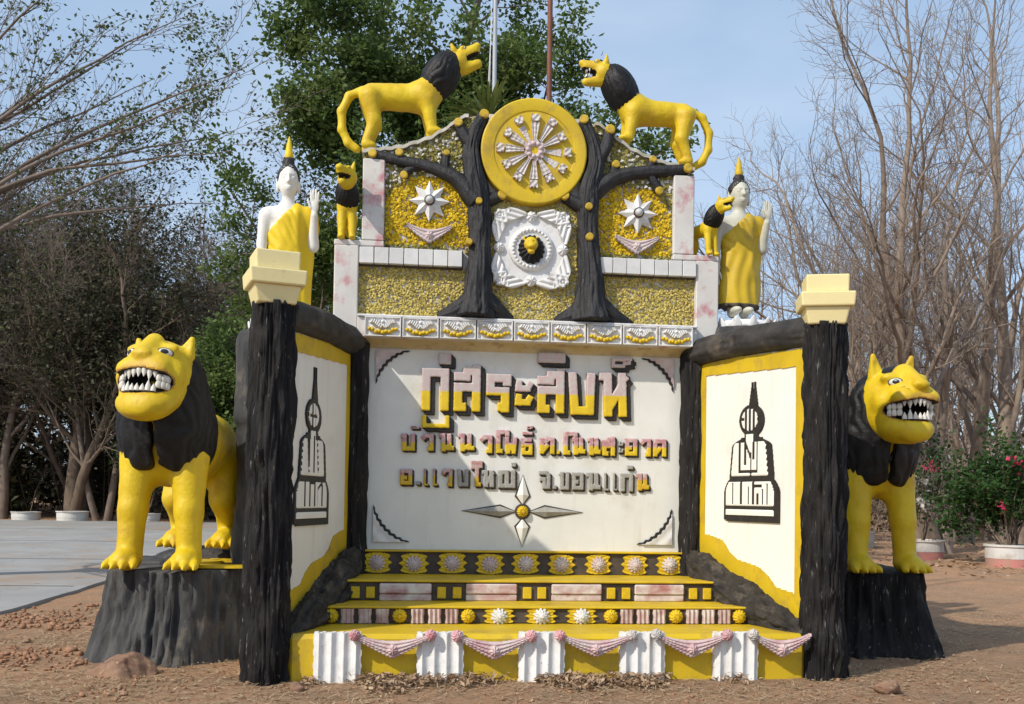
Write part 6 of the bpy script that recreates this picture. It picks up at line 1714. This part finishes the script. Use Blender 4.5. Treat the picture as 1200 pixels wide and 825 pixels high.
# ---- thin twiggy trees at the edge of that wood
cw = [dict(seg=8, kids=8, wander=0.08, up=0.07, taper=0.35, lr=0.55, ang=34, rr=0.5, **{'from': 0.2}), dict(seg=6, kids=7, wander=0.13, up=0.07, lr=0.55, ang=34, rr=0.5),
      dict(seg=5, kids=6, wander=0.16, up=0.05, lr=0.55, ang=36, rr=0.5, rmin=0.006), dict(seg=3, kids=2, wander=0.2, rmin=0.005, lr=0.7), dict(seg=3, wander=0.2, rmin=0.004)]
wt = [tree_meshes(36, cw, [((0, 0, -0.1), (0.25, 0, 1), 5.0, 0.10), ((0.1, 0.1, -0.1), (0.6, 0.1, 1), 5.0, 0.08), ((-0.2, 0, -0.1), (-0.25, 0, 1), 4.6, 0.09)], 'bark_arch', 0.35, 0.045, 0.16, 'leaf_sparse'),
      tree_meshes(37, cw, [((0, 0, -0.1), (-0.1, 0, 1), 5.2, 0.10), ((0.2, 0.1, -0.1), (0.45, 0.0, 1), 4.6, 0.07)], 'bark_arch', 0.35, 0.045, 0.16, 'leaf_sparse')]
for x, y, k, sc, rz in ((-9.3, 22.6, 0, 1.2, 0.2), (-12.4, 23.2, 1, 1.4, 2.0), (-7.4, 23.6, 1, 1.0, 5.2), (-14.8, 23.0, 0, 1.4, 3.3), (-6.2, 26, 0, 1.0, 1.4), (-10.9, 26, 1, 1.35, 4.0), (-16.5, 26, 1, 1.6, 0.8)):
    place_tree('twiggy_tree', 'thin many-stemmed tree with fine twigs at the road edge of the dark wood', wt[k], (x, y, float(terr(x, y))), rz, sc, 'twiggy trees at the wood edge')

# ---- bare trees behind the flower pots
cb = [dict(seg=9, kids=7, wander=0.07, up=0.05, taper=0.32, lr=0.48, ang=36, rr=0.48, **{'from': 0.25}),
      dict(seg=7, kids=6, wander=0.13, up=0.07, lr=0.50, ang=38, rr=0.5),
      dict(seg=5, kids=6, wander=0.17, up=0.06, lr=0.52, ang=40, rr=0.5),
      dict(seg=4, kids=3, wander=0.2, up=0.05, lr=0.55, ang=40, rr=0.6, rmin=0.004),
      dict(seg=3, wander=0.22, rmin=0.0035)]
bare = [tree_meshes(41, cb, [((0, 0, -0.1), (-0.30, 0.05, 1), 7.5, 0.19), ((0.25, 0.1, -0.1), (0.06, 0, 1), 7.8, 0.17), ((-0.15, 0.2, -0.1), (-0.55, 0.1, 1), 6.5, 0.13)], 'bark_pale'),
        tree_meshes(42, cb, [((0, 0, -0.1), (0.10, 0, 1), 8.0, 0.20), ((-0.2, 0, -0.1), (-0.34, -0.1, 1), 7.2, 0.15)], 'bark_pale'),
        tree_meshes(43, cb, [((0, 0, -0.1), (-0.12, 0.1, 1), 7.0, 0.17), ((0.2, 0, -0.1), (0.4, -0.1, 1), 6.0, 0.09)], 'bark_pale')]
bs = [(10.4, 12.0, 0, 1.02, 0.2), (11.6, 14.6, 2, 1.05, 3.9), (13.4, 16.0, 1, 1.1, 5.5), (12.6, 13.0, 1, 1.05, 1.9), (14.6, 17.0, 2, 1.05, 2.6), (9.2, 19.5, 1, 0.66, 5.0), (12.6, 21.0, 0, 0.95, 3.4), (17.5, 21.5, 2, 0.95, 0.6), (10.5, 27, 2, 0.8, 2.0),
      (15.5, 27, 1, 1.1, 1.0), (21.5, 28, 0, 0.95, 5.4), (8.2, 33, 0, 0.68, 3.0), (12.5, 36, 1, 0.8, 4.4), (18, 36, 2, 0.9, 2.2), (25, 37, 1, 1.0, 0.3), (6.8, 40, 2, 0.75, 1.2), (15, 45, 0, 0.95, 4.9), (10.0, 48, 1, 0.9, 2.9)]
for x, y, k, sc, rz in bs:
    place_tree('bare_tree', 'leafless pale-stemmed tree in the dry wood behind the flower pots', bare[k], (x, y, float(terr(x, y))), rz, sc, 'leafless trees of the dry wood')

# ---- understorey: countless twigs and leaves
def brush(name, label, n, xs, ys, hmax, mat, size, seed, power=1.4, edge=None):
    r2 = np.random.default_rng(seed)
    nc = n // 130
    cx = r2.uniform(*xs, nc); cy = r2.uniform(*ys, nc)
    if edge is not None:
        k = edge(cx, cy); cx, cy = cx[k], cy[k]; nc = len(cx)
    ch = hmax * r2.uniform(0.35, 1.0, nc)
    P = []
    for i in range(nc):
        m = 130
        u = r2.normal(0, 0.55, (m, 3)) * np.array([0.9, 0.9, 0]); z = ch[i] * r2.uniform(0, 1, m) ** 0.8
        q = u * (1.15 - 0.6 * z / ch[i])[:, None] + np.array([cx[i], cy[i], 0])
        q[:, 2] = terr(q[:, 0], q[:, 1]) + z + 0.02
        P.append(q)
    P = np.concatenate(P)
    V, F, tn = leafset(P, size, seed + 3)
    tag(obj(name, mesh(name, V, F, mat, False, tone=tn), None), label, kind='stuff')
brush('undergrowth', 'dark tangled undergrowth of the wood across the road', 42000, (-34, -2), (22.8, 46), 3.4, 'leaf_shaded', 0.13, 51)
brush('undergrowth', 'dry brown scrub among the leafless trees', 34000, (4.5, 42), (16.0, 52), 1.7, 'brush_brown', 0.09, 52)
brush('undergrowth', 'scrub behind the monument', 12000, (-6, 9), (26, 50), 2.6, 'brush_brown', 0.12, 53)
def stems(name, label, n, xs, ys, h, mat, seed):
    r2 = np.random.default_rng(seed); L = []
    for i in range(n):
        x, y = r2.uniform(*xs), r2.uniform(*ys); z = float(terr(x, y)); hh = h * r2.uniform(0.4, 1.1); dx, dy = r2.normal(0, 0.22, 2) * hh
        L.append([(x, y, z - 0.05, 0.02), (x + dx * 0.35, y + dy * 0.35, z + hh * 0.5, 0.014), (x + dx, y + dy, z + hh, 0.006)])
        for k in range(4):
            f = r2.uniform(0.35, 0.95); b = r2.normal(0, 0.25, 3) * hh * 0.6
            L.append([(x + dx * f, y + dy * f, z + hh * f, 0.009), (x + dx * f + b[0], y + dy * f + b[1], z + hh * f + abs(b[2]), 0.005)])
    V, F = tubes(L, 3)
    tag(obj(name, mesh(name, V, F, mat)), label, kind='stuff')
stems('saplings', 'thicket of thin grey saplings among the leafless trees', 900, (5, 40), (14, 46), 3.6, 'bark_pale', 61)
stems('saplings', 'thicket of thin dark saplings in the wood across the road', 500, (-30, -3), (23, 44), 4.0, 'bark_dark', 62)
# far belt of wood that closes the view
r3 = np.random.default_rng(71)
nb = 60000
bx = r3.uniform(-95, 95, nb); by = r3.uniform(54, 72, nb)
hh = 6.5 + 2.0 * np.sin(bx * 0.21) + 1.5 * np.sin(bx * 0.53 + 1)
bz = terr(bx, by) + hh * r3.uniform(0, 1, nb) ** 1.15
V, F, tn = leafset(np.stack([bx, by, bz], 1), 0.26, 72)
tag(obj('distant_wood', mesh('distant_wood', V, F, 'brush_brown', False, tone=tn)), 'far belt of brown dry-season wood closing the view', kind='stuff')

# ================================================================ POTS AND FLOWERING SHRUBS
def pot(label, loc, r_, h, pink, group):
    t = thing('ring_pot', label, 'flower pot', loc, 0, group)
    obj('wall', MB().lathe([(r_ * 0.90, h * 0.36), (r_, h * 0.37), (r_ * 1.0, h * 0.90), (r_ * 1.06, h * 0.91), (r_ * 1.06, h), (r_ * 0.9, h), (r_ * 0.88, h * 0.85)], 40).build('wall', 'pot_white', False), t)
    obj('base_band', MB().lathe([(r_ * 0.97, -0.06), (r_ * 0.985, h * 0.37), (r_ * 0.88, h * 0.372)], 40).build('band', 'pot_pink' if pink else 'pot_white', False), t)
    obj('soil', MB().lathe([(r_ * 0.89, h * 0.86), (r_ * 0.4, h * 0.89), (0.0, h * 0.88)], 24).build('soil', 'clod', True), t)
    return t
def shrub(name, label, loc, stems_, h, spread, leafn, leaf_mat, size, flowers, fmat, fsize, seed, base=0.3):
    t = thing(name, label, 'shrub', loc)
    rg = np.random.default_rng(seed); out = []; tips = []
    c = [dict(seg=5, kids=6, wander=0.12, up=0.08, lr=0.5, ang=42, rr=0.55, **{'from': 0.35}), dict(seg=4, kids=4, wander=0.18, up=0.02, lr=0.55, ang=45), dict(seg=3, wander=0.2, rmin=0.004)]
    for i in range(stems_):
        a = rg.uniform(0, 6.28); s = rg.uniform(0.05, 1) * spread
        grow(rg, (0.08 * math.cos(a), 0.08 * math.sin(a), base), (math.cos(a) * s, math.sin(a) * s, 1), h * rg.uniform(0.7, 1.05), 0.025, 0, c, out, tips)
    V, F = tubes([P for _, P in out], 4); obj('stems', mesh('stems', V, F, 'bark_tree'), t)
    C = np.array([p for p, _ in tips]); n = rg.poisson(leafn, len(C))
    P = np.repeat(C, n, 0) + rg.normal(0, 0.10, (n.sum(), 3)); V, F, tn = leafset(P, size, seed)
    obj('foliage', mesh('foliage', V, F, leaf_mat, False, tone=tn), t)
    top = C[rg.permutation(len(C))]
    top = top[np.argsort(top[:, 1] + rg.normal(0, 0.25, len(top)))][:flowers]
    for q in top:
        P = q + rg.normal(0, fsize * 0.42, (22, 3)); V, F, tn = leafset(P - q, fsize * 0.30, int(abs(q[0]) * 1000) + 1, asp=0.8)
        obj('blossom', mesh('blossom', V, F, fmat, False, tone=tn), t, tuple(q))
z_ = lambda x, y: float(terr(x, y))
G_ = 'white ring pots along the dry wood'
pot('white concrete ring pot with pink base holding the white-flowered shrub', (9.30, 10.8, z_(9.3, 10.8)), 0.46, 0.36, True, G_)
pot('white concrete ring pot with pink base under the pink-flowered bush', (10.15, 9.1, z_(10.15, 9.1)), 0.44, 0.40, True, G_)
pot('white ring pot seen between the legs of the lion with upright ears', (9.35, 13.6, z_(9.35, 13.6)), 0.38, 0.36, False, G_)
pot('white ring pot at the far edge of the concrete road, before a dark tree trunk', (-9.95, 21.6, z_(-9.9, 21.6)), 0.42, 0.30, False, 'ring pots across the road')
pot('low white ring pot across the road at the wood edge', (-11.3, 21.9, z_(-11.3, 21.9)), 0.38, 0.26, False, 'ring pots across the road')
pot('white ring pot across the road before the red-flowered bush', (-8.0, 21.9, z_(-8.0, 21.9)), 0.36, 0.26, False, 'ring pots across the road')
shrub('flowering_shrub', 'dense green bush with pink blossoms in a white and pink ring pot', (10.15, 9.1, z_(10.15, 9.1)), 12, 1.40, 0.75, 8, 'leaf_bush', 0.05, 11, 'petal_pink', 0.13, 81)
shrub('flowering_shrub', 'thin twiggy shrub with white blossoms in a ring pot', (9.30, 10.8, z_(9.3, 10.8)), 5, 1.25, 0.40, 1, 'leaf_bush', 0.045, 9, 'petal_white', 0.14, 82)
shrub('flowering_shrub', 'leggy green shrub with two pink blossoms behind the twiggy white-flowered one', (10.2, 12.2, z_(10.2, 12.2)), 5, 1.75, 0.45, 3, 'leaf_bush', 0.055, 2, 'petal_pink', 0.20, 84)
shrub('flowering_shrub', 'dark bush with red blossoms across the road at the wood edge', (-8.0, 21.9, z_(-8.0, 21.9)), 9, 1.7, 0.6, 7, 'leaf_bush', 0.06, 8, 'petal_pink', 0.15, 83)
